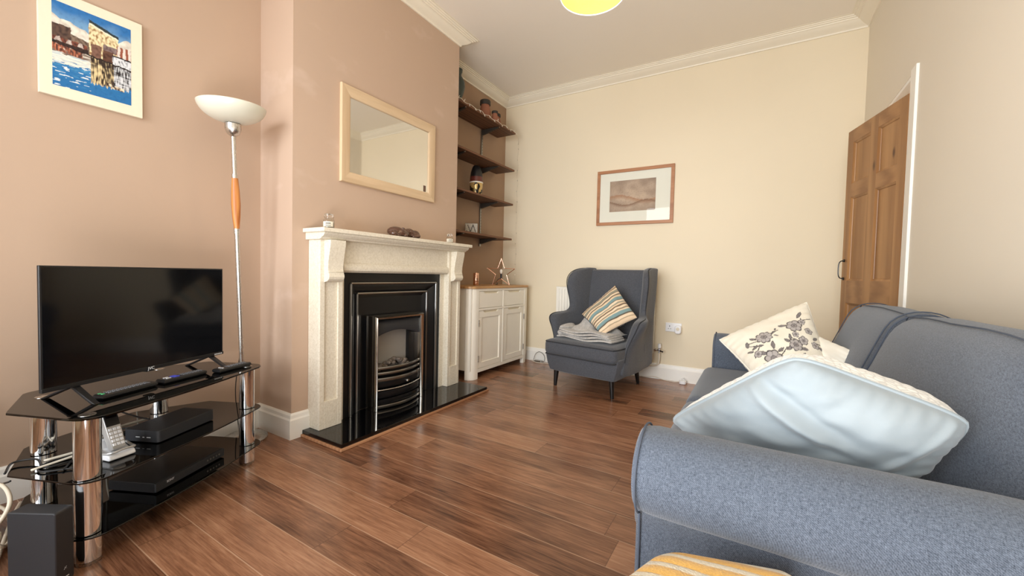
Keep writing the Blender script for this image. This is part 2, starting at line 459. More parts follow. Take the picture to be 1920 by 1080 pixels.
def throwmat():
    g = G('mustard_stripe_knit')
    sep = g.n('SeparateXYZ'); g.l(g.map((1,1,1), rot=(0,0,math.radians(-8))), sep.inputs[0])
    wob = g.math('MULTIPLY_ADD', g.noise(7, detail=2), 0.02, sep.outputs[1])
    fr = g.math('FRACT', g.math('DIVIDE', wob, 0.036))
    m = g.ramp(fr, [(0.0, (0,0,0,1)), (0.60, (0,0,0,1)), (0.68, (1,1,1,1)), (0.92, (1,1,1,1)), (1.0, (0,0,0,1))])
    fz = g.noise(260, detail=3)
    a = g.mix(fz, rgb(178, 130, 48), rgb(226, 180, 96)); b = g.mix(fz, rgb(214, 200, 168), rgb(250, 244, 226))
    g.base(g.mix(m, a, b)).set(rough=0.95, sheen=0.4)
    h = g.math('ADD', g.math('MULTIPLY', fz, 0.5), g.math('SINE', g.math('MULTIPLY', fr, PI)))
    g.bump(h, 0.8, 0.006); return g.m
M['throw'] = throwmat()
# ================================================================== THE ROOM
ZC = 3.065
def run(mb, prof, p0, p1, n, m0=0, m1=0, mi=0, up=1):
    """profile (d from wall, z) swept from p0 to p1; n points into the room; m = +1 outer mitre, -1 inner mitre"""
    p0, p1, n = Vector(p0), Vector(p1), Vector(n); d = (p1 - p0).normalized()
    a = [p0 + n*q + Vector((0,0,z)) - d*(q*m0) for q, z in prof]
    b = [p1 + n*q + Vector((0,0,z)) + d*(q*m1) for q, z in prof]
    k = len(prof)
    mb.add(a + b, [(i, (i+1) % k, k+(i+1) % k, k+i) for i in range(k)] + [tuple(range(k)), tuple(range(2*k-1, k-1, -1))], mi)

struct(MB().box(XA-0.1, XR+0.12, Y0-0.1, YD+0.1, -0.08, 0).build('floor', M['floor'], smooth=0))
struct(MB().box(XA-0.1, XR+0.12, Y0-0.1, YD+0.1, ZC, ZC+0.08).build('ceiling', M['ceil'], smooth=0))
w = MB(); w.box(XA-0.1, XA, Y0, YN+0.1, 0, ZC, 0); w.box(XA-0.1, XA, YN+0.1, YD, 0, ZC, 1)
struct(w.build('wall_left', [M['tan'], M['tan_shade']], smooth=0))
struct(MB().box(XA-0.05, XB, YN, YF, 0, ZC).build('wall_chimney_breast', M['tan_b'], smooth=0))
struct(MB().box(XA-0.1, XR+0.12, YD, YD+0.1, 0, ZC).build('wall_back', M['cream'], smooth=0))
DY0, DY1, DZ = 2.985, 3.79, 2.135          # doorway in the right wall
w = MB(); w.box(XR, XR+0.12, Y0, DY0, 0, ZC); w.box(XR, XR+0.12, DY1, YD, 0, ZC); w.box(XR, XR+0.12, DY0, DY1, DZ, ZC)
struct(w.build('wall_right', M['ivory'], smooth=0))
# hallway seen through the doorway
w = MB(); w.box(1.75, 1.85, 2.3, 4.5, 0, 2.6); w.box(XR+0.12, 1.85, 2.2, 2.3, 0, 2.6); w.box(XR+0.12, 1.85, 4.5, 4.6, 0, 2.6)
w.box(XR+0.12, 1.85, 2.2, 4.6, 2.6, 2.7)
struct(w.build('wall_hall', M['ivory'], smooth=0))
struct(MB().box(XR+0.12, 1.85, 2.2, 4.6, -0.08, 0).build('floor_hall', M['floor'], smooth=0))
# window wall behind the camera
WX0, WX1, WZ0, WZ1 = -2.25, 0.35, 0.55, 2.65
w = MB(); w.box(XA-0.1, WX0, Y0-0.1, Y0, 0, ZC); w.box(WX1, XR+0.12, Y0-0.1, Y0, 0, ZC)
w.box(WX0, WX1, Y0-0.1, Y0, 0, WZ0); w.box(WX0, WX1, Y0-0.1, Y0, WZ1, ZC)
struct(w.build('wall_front', M['cream'], smooth=0))
w = MB()
for x in (WX0, (WX0*2+WX1)/3, (WX0+WX1*2)/3, WX1): w.box(x-0.035, x+0.035, Y0-0.09, Y0-0.02, WZ0, WZ1)
for z in (WZ0+0.03, 1.75, WZ1-0.03): w.box(WX0, WX1, Y0-0.085, Y0-0.025, z-0.03, z+0.03)
struct(w.build('window_1', M['gloss'], smooth=0, bevel=0.004))

SK = [(0,0),(0.02,0),(0.02,0.112),(0.0145,0.122),(0.0125,0.14),(0.006,0.15),(0,0.15)]
w = MB(); run(w, SK, (XA, Y0, 0), (XA, YN, 0), (1,0,0), 0, -1); struct(w.build('baseboard_left', M['gloss'], smooth=0))
w = MB(); run(w, SK, (XA, YN, 0), (XB, YN, 0), (0,-1,0), -1, 1); run(w, SK, (XB, YN, 0), (XB, 1.4475, 0), (1,0,0), 1, 0)
struct(w.build('baseboard_breast', M['gloss'], smooth=0))
w = MB(); run(w, SK, (XB, 2.768, 0), (XB, YF, 0), (1,0,0), 0, 1); run(w, SK, (XB, YF, 0), (XA, YF, 0), (0,1,0), 1, -1)
run(w, SK, (XA, YF, 0), (XA, YD, 0), (1,0,0), -1, -1); struct(w.build('baseboard_alcove', M['gloss'], smooth=0))
w = MB(); run(w, SK, (XA, YD, 0), (XR, YD, 0), (0,-1,0), -1, -1); struct(w.build('baseboard_back', M['gloss'], smooth=0))
w = MB(); run(w, SK, (XR, Y0, 0), (XR, 2.895, 0), (-1,0,0), 0, 0); run(w, SK, (XR, DY1+0.07, 0), (XR, YD, 0), (-1,0,0), 0, -1)
struct(w.build('baseboard_right', M['gloss'], smooth=0))

CP = [(0,-0.072),(0.010,-0.072),(0.013,-0.062),(0.02,-0.058),(0.034,-0.052),(0.05,-0.044),(0.066,-0.033),(0.074,-0.026),(0.078,-0.024),(0.084,-0.024),
      (0.087,-0.017),(0.098,-0.015),(0.102,-0.009),(0.112,-0.008),(0.116,-0.002),(0.13,-0.0015),(0.13,0.004),(0,0.004)]
CP = [(d, z*1.05) for d, z in CP]
def cornice(name, segs):
    w = MB()
    for s in segs: run(w, CP, *s)
    struct(w.build(name, M['trim'], smooth=30))
z = ZC
cornice('trim_1', [((XB, YN, z), (XB, YF, z), (1,0,0), 1, 1), ((XA, YN, z), (XB, YN, z), (0,-1,0), -1, 1), ((XB, YF, z), (XA, YF, z), (0,1,0), 1, -1)])
cornice('trim_2', [((XA, YF, z), (XA, YD, z), (1,0,0), -1, -1), ((XA, Y0, z), (XA, YN, z), (1,0,0), 0, -1)])
cornice('trim_3', [((XA, YD, z), (XR, YD, z), (0,-1,0), -1, -1)])
cornice('trim_4', [((XR, Y0, z), (XR, YD, z), (-1,0,0), 0, -1)])
# door lining and the white strip of casing on the room side
w = MB()
w.box(XR-0.012, XR+0.12, DY0-0.085, DY0, 0, DZ+0.01); w.box(XR, XR+0.12, DY0, DY0+0.004, 0, DZ)
w.box(XR+0.002, XR+0.12, DY0, DY1, DZ-0.02, DZ); w.box(XR+0.002, XR+0.12, DY1-0.02, DY1, 0, DZ)
struct(w.build('trim_5', M['gloss'], smooth=0))

# ------------------------------------------------------------------ the open pine door
hx, hy = XR-0.012, 3.0; fx, fy = 0.512, 3.60
dv = Vector((fx-hx, fy-hy, 0)); DL = dv.length; dv.normalize()
dn = Vector((-dv.y, dv.x, 0)); 
if dn.x > 0: dn = -dn                       # faces into the room, towards the camera side
A = Matrix(((dv.x, dn.x, 0, hx), (dv.y, dn.y, 0, hy), (0,0,1,0), (0,0,0,1)))   # a along door, b out of the near face, z up
door = struct(thing('door_1', 'old six-panel pine door standing open in the far right corner', 'door', (hx, hy, 0)))
TH = 0.034
def dbox(mb, a0, a1, z0, z1, b0=-TH, b1=0, mi=0): mb.box(a0, a1, b0, b1, z0, z1, mi)
ST = 0.07; MU0, MU1 = DL*0.5-0.04, DL*0.5+0.04
PZ = [(0.24, 0.86), (1.01, 1.575), (1.665, 1.945)]
w = MB(A)
for a0, a1 in ((0, ST), (DL-ST, DL), (MU0, MU1)): dbox(w, a0, a1, 0.008, 2.03)
for z0, z1 in ((0.008, 0.24), (0.86, 1.01), (1.575, 1.665), (1.945, 2.03)):
    dbox(w, ST, MU0, z0, z1, mi=1); dbox(w, MU1, DL-ST, z0, z1, mi=1)
w.build('door_frame', [M['pine'], M['pine_h']], door, smooth=0)
for a0, a1 in ((ST, MU0), (MU1, DL-ST)):
    for z0, z1 in PZ:
        w = MB(A); i = 0.022
        dbox(w, a0, a1, z0, z1, -TH+0.012, -0.013)
        r0 = [(a0, -0.013, z0), (a1, -0.013, z0), (a1, -0.013, z1), (a0, -0.013, z1)]
        r1 = [(a0+i, -0.006, z0+i), (a1-i, -0.006, z0+i), (a1-i, -0.006, z1-i), (a0+i, -0.006, z1-i)]
        # moulding round the panel and the raised field
        w.loft([[(a0, -0.001, z0), (a1, -0.001, z0), (a1, -0.001, z1), (a0, -0.001, z1)], [(a0+0.012, -0.009, z0+0.012), (a1-0.012, -0.009, z0+0.012), (a1-0.012, -0.009, z1-0.012), (a0+0.012, -0.009, z1-0.012)],
                [(a0+0.014, -0.0125, z0+0.014), (a1-0.014, -0.0125, z0+0.014), (a1-0.014, -0.0125, z1-0.014), (a0+0.014, -0.0125, z1-0.014)]], cap=False)
        w.build('panel', M['pine'], door, smooth=0, fix=False)
w = MB(A); a = DL-0.028
w.tube([(a, 0.0, 1.145), (a, 0.022, 1.142), (a, 0.032, 1.115), (a, 0.032, 1.055), (a, 0.022, 1.028), (a, 0.0, 1.025)], 0.0035, 8, smooth=5)
w.cyl((a, -0.002, 1.147), (a, 0.006, 1.147), 0.010); w.cyl((a, -0.002, 1.023), (a, 0.006, 1.023), 0.010)
w.build('handle', M['iron'], door)

# ================================================================== FIREPLACE
FC = 2.106                                   # centre line
LX = -2.193                                  # face of the pilasters
sur = thing('fireplace_surround', 'cream stone fireplace surround with corbels and a deep mantel shelf', 'fireplace', (XB, FC, 0.038))
HZ = 0.0385
w = MB(); y0, y1 = 1.407, 2.806
w.box(XB+0.001, -2.10, y0, y1, 1.218, 1.243)
w.build('mantel_shelf', M['stone'], sur, smooth=0, bevel=0.004)
prof = [(0, 1.218), (0.185, 1.218), (0.183, 1.208), (0.17, 1.195), (0.155, 1.19), (0.15, 1.182), (0.13, 1.178), (0, 1.178)]
w = MB(); d0 = 0.02
w.prism(prof, lambda a, b, h: (XB+0.001+a, h, b), y0+d0, y1-d0)
w.build('shelf_moulding', M['stone'], sur, smooth=30)
for s in (-1, 1):
    yo = FC + s*(2.765-FC); yi = FC + s*(2.61-FC); a, b = min(yo, yi), max(yo, yi)
    w = MB(); x1 = LX
    p0, p1, q0, q1 = a+0.033, b-0.033, 0.205, 0.925     # sunk panel
    w.box(XB+0.001, x1-0.012, a, b, HZ, 1.178)
    for bb in ((a, p0, HZ, 1.178), (p1, b, HZ, 1.178), (p0, p1, HZ, q0), (p0, p1, q1, 1.178)): w.box(x1-0.012, x1, *bb)
    o = w.build('pilaster', M['stone'], sur, smooth=0, bevel=0.002, seg=1)
    # scroll corbel hung under the shelf
    cp = [(0, 1.178), (0.062, 1.178), (0.060, 1.15), (0.05, 1.10), (0.040, 1.05), (0.037, 1.01), (0.041, 0.985), (0.048, 0.972), (0.050, 0.958), (0.045, 0.944), (0.030, 0.932), (0.0, 0.925)]
    w = MB(); w.prism(cp, lambda p, q, h: (x1+p, h, q), a+0.025, b-0.025)
    w.prism([(0.0395, 0.99), (0.050, 0.99), (0.050, 0.986), (0.0395, 0.986)], lambda p, q, h: (x1+p-0.004, h, q), a+0.025, b-0.025)
    w.build('corbel', M['stone'], sur, smooth=25, bevel=0.0015, seg=1)
w = MB(); ya, yb = 2*FC-2.61, 2.61
w.box(XB+0.001, -2.212, ya+0.001, yb-0.001, 0.985, 1.178)
rp = [(0, 1.045), (0.008, 1.045), (0.018, 1.032), (0.022, 1.015), (0.018, 0.998), (0.008, 0.99), (0, 0.985)]
w.prism(rp, lambda p, q, h: (-2.212+p, h, q), ya+0.004, yb-0.004)
w.build('frieze', M['stone'], sur, smooth=30)
for q0, q1 in ((ya+0.001, ya+0.045), (yb-0.045, yb-0.001)):
    w = MB(); w.box(XB+0.001, -2.245, q0, q1, HZ, 0.984); w.build('inner_slip', M['stone'], sur, smooth=0)

IA, IB = ya+0.046, yb-0.046
ins = thing('fireplace_insert', 'black cast iron fireplace insert with two thin steel mouldings', 'fireplace insert', (XB, FC, 0.038))
w = MB()
o0, o1, oz = 1.70, 2.515, 0.915               # outer moulding
i0, i1, iz = 1.772, 2.44, 0.845               # inner moulding
XP = -2.252
w.box(XB+0.001, XP, IA, o0, HZ, 0.984); w.box(XB+0.001, XP, o1, IB, HZ, 0.984); w.box(XB+0.001, XP, o0, o1, oz, 0.984)
# splayed inner reveal between the two mouldings
def ring(y0, y1, z1, x): return [(x, y0, HZ), (x, y0, z1), (x, y1, z1), (x, y1, HZ)]
w.loft([ring(o0, o1, oz, XP), ring(o0+0.02, o1-0.02, oz-0.02, XP), ring(i0-0.01, i1+0.01, iz+0.01, -2.285), ring(i0, i1, iz, -2.285), ring(i0+0.03, i1-0.03, iz-0.03, -2.305)], cap=False, closed=False)
w.box(XB+0.0005, XB+0.002, o0, o1, HZ, oz)
w.build('back_plate', M['iron'], ins, smooth=0, fix=False)
for (y0, y1, z1, x) in ((o0, o1, oz, XP+0.006), (i0, i1, iz, -2.277)):
    w = MB(); r = 0.0085
    w.tube([(x, y0, HZ+0.001), (x, y0, z1-0.004), (x, y0+0.004, z1), (x, y1-0.004, z1), (x, y1, z1-0.004), (x, y1, HZ+0.001)], r, 8)
    w.build('moulding', M['pewter'], ins)

fire = thing('electric_fire', 'chrome framed electric fire with curved grate bars on the black hearth', 'fire', (-2.25, FC, 0.038))
E0, E1, EF, EZ = 1.85, 2.312, -2.205, 0.69
w = MB()
def frame_ring(t):     # t: 0 outside back .. 1 inside front : rounded section of the chrome trim
    prof = [(0.0, -2.275), (0.0, -2.205), (0.003, -2.185), (0.011, -2.174), (0.020, -2.178), (0.024, -2.20), (0.024, -2.26)]
    d, x = prof[t]; return [(x, E0+d, HZ+0.001), (x, E0+d, EZ-d), (x, E1-d, EZ-d), (x, E1-d, HZ+0.001)]
w.loft([frame_ring(t) for t in range(7)], cap=False, closed=False)
w.build('frame', M['brass'], fire, smooth=60)
F0, F1 = E0+0.024, E1-0.024
w = MB(); pts = []
n = 16
for k in range(n+1):
    t = k/n; y = F0+(F1-F0)*t; pts.append((y, 0.535+0.045*math.sin(PI*min(1, 0.06+t*0.94))))
rings = []
for (x, sh, top) in ((-2.262, 0.0, 0.654), (-2.225, 0.0, 0.654), (-2.205, 0.012, 0.648), (-2.195, 0.03, 0.60)):
    pass
for y, zb in pts:
    rings.append([(-2.262, y, 0.654), (-2.228, y, 0.654), (-2.216, y, 0.64), (-2.206, y, zb+0.02), (-2.208, y, zb), (-2.262, y, zb)])
w.loft(rings); w.build('hood', M['black_soft'], fire, smooth=50)
w = MB(); w.box(-2.296, -2.292, F0, F1, 0.30, 0.66); w.build('fireback', M['fireback'], fire, smooth=0)
w = MB()
w.box(-2.292, -2.262, F0, F0+0.02, HZ+0.001, 0.66); w.box(-2.292, -2.262, F1-0.055, F1, HZ+0.001, 0.66); w.box(-2.292, -2.24, F0+0.02, F1-0.055, HZ+0.001, 0.29)
w.build('fire_box', M['iron'], fire, smooth=0)
w = MB(); random.seed(3)
for k in range(46):
    y = random.uniform(F0+0.04, F1-0.08); x = random.uniform(-2.285, -2.235); zz = 0.30+random.uniform(0, 0.035)+0.03*math.exp(-((y-FC+0.02)/0.07)**2)
    r = random.uniform(0.012, 0.024)
    w.ball((x, y, zz), r*random.uniform(0.7,1.2), r*random.uniform(0.7,1.3), r*random.uniform(0.6,1), n=8)
o = w.build('coals', M['coal'], fire, smooth=0); o['kind'] = 'stuff'
def bar(zc, h, dep, mat, name='grate_bar', bulge=0.055, x0=-2.205):
    w = MB(); rings = []
    for k in range(21):
        t = k/20; y = F0-0.004+(F1-F0+0.008)*t; x = x0+bulge*math.sin(PI*t)**0.9 if 0 < t < 1 else x0
        rings.append([(x-dep, y, zc-h), (x-0.003, y, zc-h), (x, y, zc-h*0.4), (x, y, zc+h*0.4), (x-0.003, y, zc+h), (x-dep, y, zc+h)])
    w.loft(rings); return w.build(name, mat, fire, smooth=50)
for zc, h in ((0.325, 0.009), (0.288, 0.009), (0.245, 0.012)): bar(zc, h, 0.014, M['pewter'])
bar(0.14, 0.022, 0.012, M['iron'], 'ash_door', 0.05)
bar(0.172, 0.005, 0.014, M['steel'], 'grate_bar', 0.053)
bar(0.21, 0.020, 0.03, M['iron'], 'apron', 0.04)
bar(0.085, 0.018, 0.03, M['iron'], 'apron', 0.035)
bar(0.055, 0.010, 0.014, M['pewter'], 'grate_bar', 0.05)
for (zz, r) in ((0.205, 0.011),):
    w = MB(); w.lathe([(0.004, 0), (0.004, 0.01), (r, 0.014), (r*1.05, 0.022), (r*0.7, 0.03), (0, 0.031)], (-2.182, FC+0.02, zz), 16, A=Matrix(((0,0,1),(0,1,0),(-1,0,0))))
    w.build('knob', M['steel'], fire)

w = MB(); w.box(XB+0.001, -1.919, FC-0.704, FC+0.704, 0.012, 0.038)
tag(w.build('hearth_slab', M['granite'], smooth=0, bevel=0.002), 'polished black granite hearth slab under the cream fireplace', 'hearth')
w = MB(); e = 0.012
w.box(-1.93, -1.919+e, FC-0.704-e, FC+0.704+e, 0.0005, 0.016); w.box(XB+0.021, -1.93, FC-0.704-e, FC-0.69, 0.0005, 0.016); w.box(XB+0.021, -1.93, FC+0.69, FC+0.704+e, 0.0005, 0.016)
w.box(XB+0.021, -1.93, FC-0.69, FC+0.69, 0.0005, 0.0115)
struct(w.build('trim_6', M['edging'], smooth=0, bevel=0.003))

# ------------------------------------------------------------------ mirror over the mantel
mir = thing('wall_mirror', 'rectangular mirror in a wide pale wooden frame above the mantel', 'mirror', (XB, 2.085, 1.57))
y0, y1, z0, z1 = 1.648, 2.522, 1.57, 2.193; fw = 0.072; xa = XB+0.001
fr = [(0, xa), (0, xa+0.016), (0.004, xa+0.022), (0.02, xa+0.024), (fw-0.014, xa+0.018), (fw-0.006, xa+0.017), (fw-0.001, xa+0.012), (fw, xa+0.006)]
for nm, c0, c1, inw, m in (('frame_rail', (y0, z0), (y1, z0), (0, 1), 'ash'), ('frame_rail', (y0, z1), (y1, z1), (0, -1), 'ash'), ('frame_stile', (y0, z0), (y0, z1), (1, 0), 'ash_v'), ('frame_stile', (y1, z0), (y1, z1), (-1, 0), 'ash_v')):
    w = MB(); r = []
    for (cy, cz), sg in ((c0, 1), (c1, -1)):
        ring_ = []
        for d, x in fr:
            yy = cy + (inw[0]*d if inw[0] else sg*d); zz = cz + (inw[1]*d if inw[1] else sg*d); ring_.append((x, yy, zz))
        dd = fr[-1][0]; yy = cy + (inw[0]*dd if inw[0] else sg*dd); zz = cz + (inw[1]*dd if inw[1] else sg*dd); ring_.append((xa, yy, zz))
        r.append(ring_)
    w.loft(r); w.build(nm, M[m], mir, smooth=40)
w = MB(); w.box(xa, xa+0.007, y0+fw-0.002, y1-fw+0.002, z0+fw-0.002, z1-fw+0.002); w.build('mirror_glass', M['mirror'], mir, smooth=0)
w = MB(); w.box(xa+0.0072, xa+0.009, y1-fw-0.045, y1-fw-0.02, z0+fw+0.002, z0+fw+0.05); w.build('sticker', M['bronze'], mir, smooth=0)

# ------------------------------------------------------------------ things on the mantel
def candle_jar(name, label, loc, r, h, group=None):
    t = thing(name, label, 'candle', loc, group); x, y, z = loc; z += 0.0005
    w = MB(); w.lathe([(r*0.9, 0), (r, 0.004), (r, h*0.5), (r*0.92, h*0.58), (r*0.72, h*0.64), (r*0.72, h*0.7), (r*0.68, h*0.7), (r*0.68, h*0.64), (r*0.86, h*0.57), (r*0.93, h*0.5), (r*0.93, 0.008), (0, 0.006)], (x, y, z), 24)
    w.build('jar', M['clear'], t)
    w = MB(); w.lathe([(0, 0.0085), (r*0.9, 0.0085), (r*0.9, h*0.40), (0, h*0.40)], (x, y, z), 24); w.build('wax', M['candle'], t)
    w = MB(); w.lathe([(r*0.66, h*0.68), (r*0.8, h*0.70), (r*0.85, h*0.74), (r*0.8, h*0.90), (r*0.55, h*0.98), (r*0.3, h), (0, h)], (x, y, z), 24); w.build('lid', M['clear'], t)
    w = MB(); n = 10
    def lab(rr, zz): return [(x+rr*math.cos(a), y+rr*math.sin(a), z+zz) for a in [math.radians(-115+130*k/n) for k in range(n+1)]]
    w.loft([lab(r*1.01, h*0.12), lab(r*1.01, h*0.44)], cap=False, closed=False)
    L = w.build('label', M['label'], t, fix=False); sub_of(L)
    w = MB()
    for zz in (0.2, 0.3, 0.36):
        def lb(a0, a1, zc): return [(x+r*1.016*math.cos(a), y+r*1.016*math.sin(a), z+zc) for a in [math.radians(a0+(a1-a0)*k/5) for k in range(6)]]
        w.loft([lb(-70, -15, h*(zz-0.018)), lb(-70, -15, h*(zz+0.018))], cap=False, closed=False)
    w.build('printed_lines', M['ink'], L, fix=False)
candle_jar('candle_jar', 'larger lidded glass candle jar at the near end of the mantel', (-2.195, 1.503, 1.2435), 0.031, 0.095)
candle_jar('candle_jar', 'smaller lidded glass candle jar at the far end of the mantel', (-2.19, 2.61, 1.2435), 0.028, 0.082)

w = MB(); c = Vector((-2.19, 2.10, 1.2435))
def blob(dy, dz, ry, rz, rx, dx=0, rot=0):
    w.ball(c+Vector((dx, dy, dz)), rx, ry, rz, Matrix.Rotation(rot, 3, 'X'), 16)
blob(-0.075, 0.036, 0.075, 0.038, 0.045); blob(-0.05, 0.03, 0.055, 0.034, 0.048, 0.01); blob(-0.12, 0.02, 0.028, 0.022, 0.035, 0.02); blob(-0.02, 0.026, 0.04, 0.028, 0.04, 0.015)
blob(0.055, 0.036, 0.05, 0.036, 0.042, 0, -0.35); blob(0.09, 0.032, 0.045, 0.032, 0.04, 0.01); blob(0.10, 0.02, 0.03, 0.02, 0.04, 0.02); blob(0.02, 0.045, 0.03, 0.02, 0.03, 0.01, 0.5); blob(0.0, 0.06, 0.022, 0.009, 0.014, 0.0, -0.7)
blob(-0.09, 0.012, 0.02, 0.013, 0.02, 0.04); blob(-0.03, 0.013, 0.02, 0.014, 0.02, 0.045); blob(0.06, 0.012, 0.022, 0.013, 0.02, 0.042)
for v in range(len(w.v)):
    x, y, zz = w.v[v]; w.v[v] = (x, y, max(zz, 1.2438))
o = w.build('figurine', M['bronze'], smooth=180)
r_ = o.modifiers.new('remesh', 'REMESH'); r_.mode = 'VOXEL'; r_.voxel_size = 0.004; r_.use_smooth_shade = True
tag(o, 'glossy brown carving of two curled-up animals on the mantel', 'figurine')
# ================================================================== TV CORNER
TFL = Vector((-1.885, 0.41, 0)); TU = Vector((-0.436, 0.9, 0)).normalized(); TV = Vector((-0.9, -0.436, 0)).normalized()
TM = Matrix(((TU.x, TV.x, 0, TFL.x), (TU.y, TV.y, 0, TFL.y), (0,0,1,0), (0,0,0,1)))      # u along the stand, v towards the wall corner
def T(u, v, z): return TM @ Vector((u, v, z))
stand = thing('tv_stand', 'three-tier smoked black glass television stand on chrome tube legs', 'tv stand', tuple(T(0.36, 0.2, 0)))
def outline(g=0.0):
    a0, a1 = -0.045-g, 0.775+g; f = -0.062-g; p = []
    def arc(cx, cy, r, d0, d1, n=6): return [(cx+r*math.cos(math.radians(d0+(d1-d0)*k/n)), cy+r*math.sin(math.radians(d0+(d1-d0)*k/n))) for k in range(n+1)]
    p += arc(a0+0.07, f+0.07, 0.07, 180, 270)
    bow = 0.02
    for k in range(1, 12):
        t = k/12; p.append((a0+0.07+(a1-a0-0.14)*t, f-bow*math.sin(PI*t)))
    p += arc(a1-0.07, f+0.07, 0.07, 270, 360)
    p += [(a1, 0.262), (a1-0.015, 0.28), (0.575, 0.465), (0.555, 0.473), (0.17, 0.473), (0.15, 0.465), (a0+0.03, 0.282), (a0+0.015, 0.262)]
    return p
LEGS = [(0.0, 0.0), (0.712, 0.0), (0.135, 0.355), (0.585, 0.355)]
for z0, z1 in ((0.095, 0.101), (0.283, 0.289), (0.492, 0.500)):
    w = MB(TM); w.prism(outline(), lambda a, b, h: (a, b, h), z0, z1); w.build('glass_shelf', M['smoked'], stand, smooth=0, bevel=0.0015, seg=1)
for (u, v) in LEGS:
    r = 0.0345
    w = MB(TM)
    for z0, z1 in ((0.012, 0.0945), (0.1015, 0.2825), (0.2895, 0.4915)):
        w.lathe([(0, z0), (r-0.002, z0), (r, z0+0.002), (r, z1-0.002), (r-0.002, z1), (0, z1)], (u, v, 0), 40)
    L = sub_of(w.build('leg', M['chrome'], stand))
    w = MB(TM); w.lathe([(0, 0.0005), (r-0.003, 0.0005), (r-0.001, 0.0115), (0, 0.0115)], (u, v, 0), 32); w.build('foot_cap', M['steel'], L)
    w = MB(TM)
    w.lathe([(0, 0.5001), (0.022, 0.5001), (0.022, 0.501), (0, 0.5012)], (u, v, 0), 28); w.build('top_disc', M['steel'], L)

tv = thing('television', 'black flat screen television on two splayed feet on the glass stand', 'television', tuple(T(0.37, 0.17, 0.5)))
A0 = Vector((-2.06, 0.338, 0)); A1 = Vector((-2.33, 1.0, 0)); tu = (A1-A0).normalized(); tn = Vector((-tu.y, tu.x, 0))
if tn.x < 0: tn = -tn                     # screen faces the room
tl = (A1-A0).length
VM = Matrix(((tu.x, tn.x, 0, A0.x), (tu.y, tn.y, 0, A0.y), (0,0,1,0), (0,0,0,1)))
zb, zt = 0.556, 0.992
w = MB(VM); w.box(0, tl, -0.010, 0, zb, zt); w.hexa([(0.05, -0.045, zb+0.012), (tl-0.05, -0.045, zb+0.012), (tl-0.02, -0.0102, zb+0.004), (0.02, -0.0102, zb+0.004), (0.05, -0.045, zt-0.10), (tl-0.05, -0.045, zt-0.10), (tl-0.02, -0.0102, zt-0.03), (0.02, -0.0102, zt-0.03)])
w.build('casing', M['black'], tv, smooth=0, bevel=0.002)
w = MB(VM); w.box(0.006, tl-0.006, 0.0002, 0.0012, zb+0.016, zt-0.006); w.build('screen', M['screen'], tv, smooth=0)
w = MB(VM); w.box(0.0, tl, 0.0, 0.004, zb, zb+0.014); bez = sub_of(w.build('lower_bezel', M['black'], tv, smooth=0, bevel=0.001))
text_mb('JVC', 0.017, VM @ Matrix.Translation((tl*0.5, 0.0045, zb+0.007)) @ Matrix(((-1,0,0,0),(0,0,1,0),(0,1,0,0),(0,0,0,1))) @ Matrix.Rotation(0,4,'Z') @ Matrix.Scale(-1, 4, (1,0,0)), 0.0004, 'logo', M['led'], bez)
w = MB(VM)
for k in range(5): w.box(tl-0.052+k*0.009, tl-0.046+k*0.009, 0.0042, 0.0048, zb+0.004, zb+0.009)
w.build('small_print', M['led'], bez, smooth=0)
w = MB(VM); w.box(tl*0.5-0.016, tl*0.5+0.016, -0.02, 0.0, zb-0.006, zb); w.build('sensor', M['black'], tv, smooth=0)
for uc in (0.10, tl-0.06):
    w = MB(VM)
    for (v1, du) in ((0.105, -0.01), (-0.155, 0.0)):
        p0 = (uc, -0.015, zb+0.004); p1 = (uc+du, v1, 0.506)
        w.hexa([(uc-0.012, -0.03, zb-0.006), (uc+0.012, -0.03, zb-0.006), (uc+0.012, 0.0, zb-0.006), (uc-0.012, 0.0, zb-0.006),
                (uc-0.012, -0.03, zb+0.001), (uc+0.012, -0.03, zb+0.001), (uc+0.012, 0.0, zb+0.001), (uc-0.012, 0.0, zb+0.001)])
        y0 = -0.005 if v1 > 0 else -0.025; s = 1 if v1 > 0 else -1
        w.hexa([(uc-0.009+du, v1-s*0.02, 0.5008), (uc+0.009+du, v1-s*0.02, 0.5008), (uc+0.009+du, v1, 0.5008), (uc-0.009+du, v1, 0.5008),
                (uc-0.012, y0-s*0.012, zb-0.003), (uc+0.012, y0-s*0.012, zb-0.003), (uc+0.012, y0+s*0.006, zb-0.003), (uc-0.012, y0+s*0.006, zb-0.003)])
    w.build('foot', M['black'], tv, smooth=0, bevel=0.002)

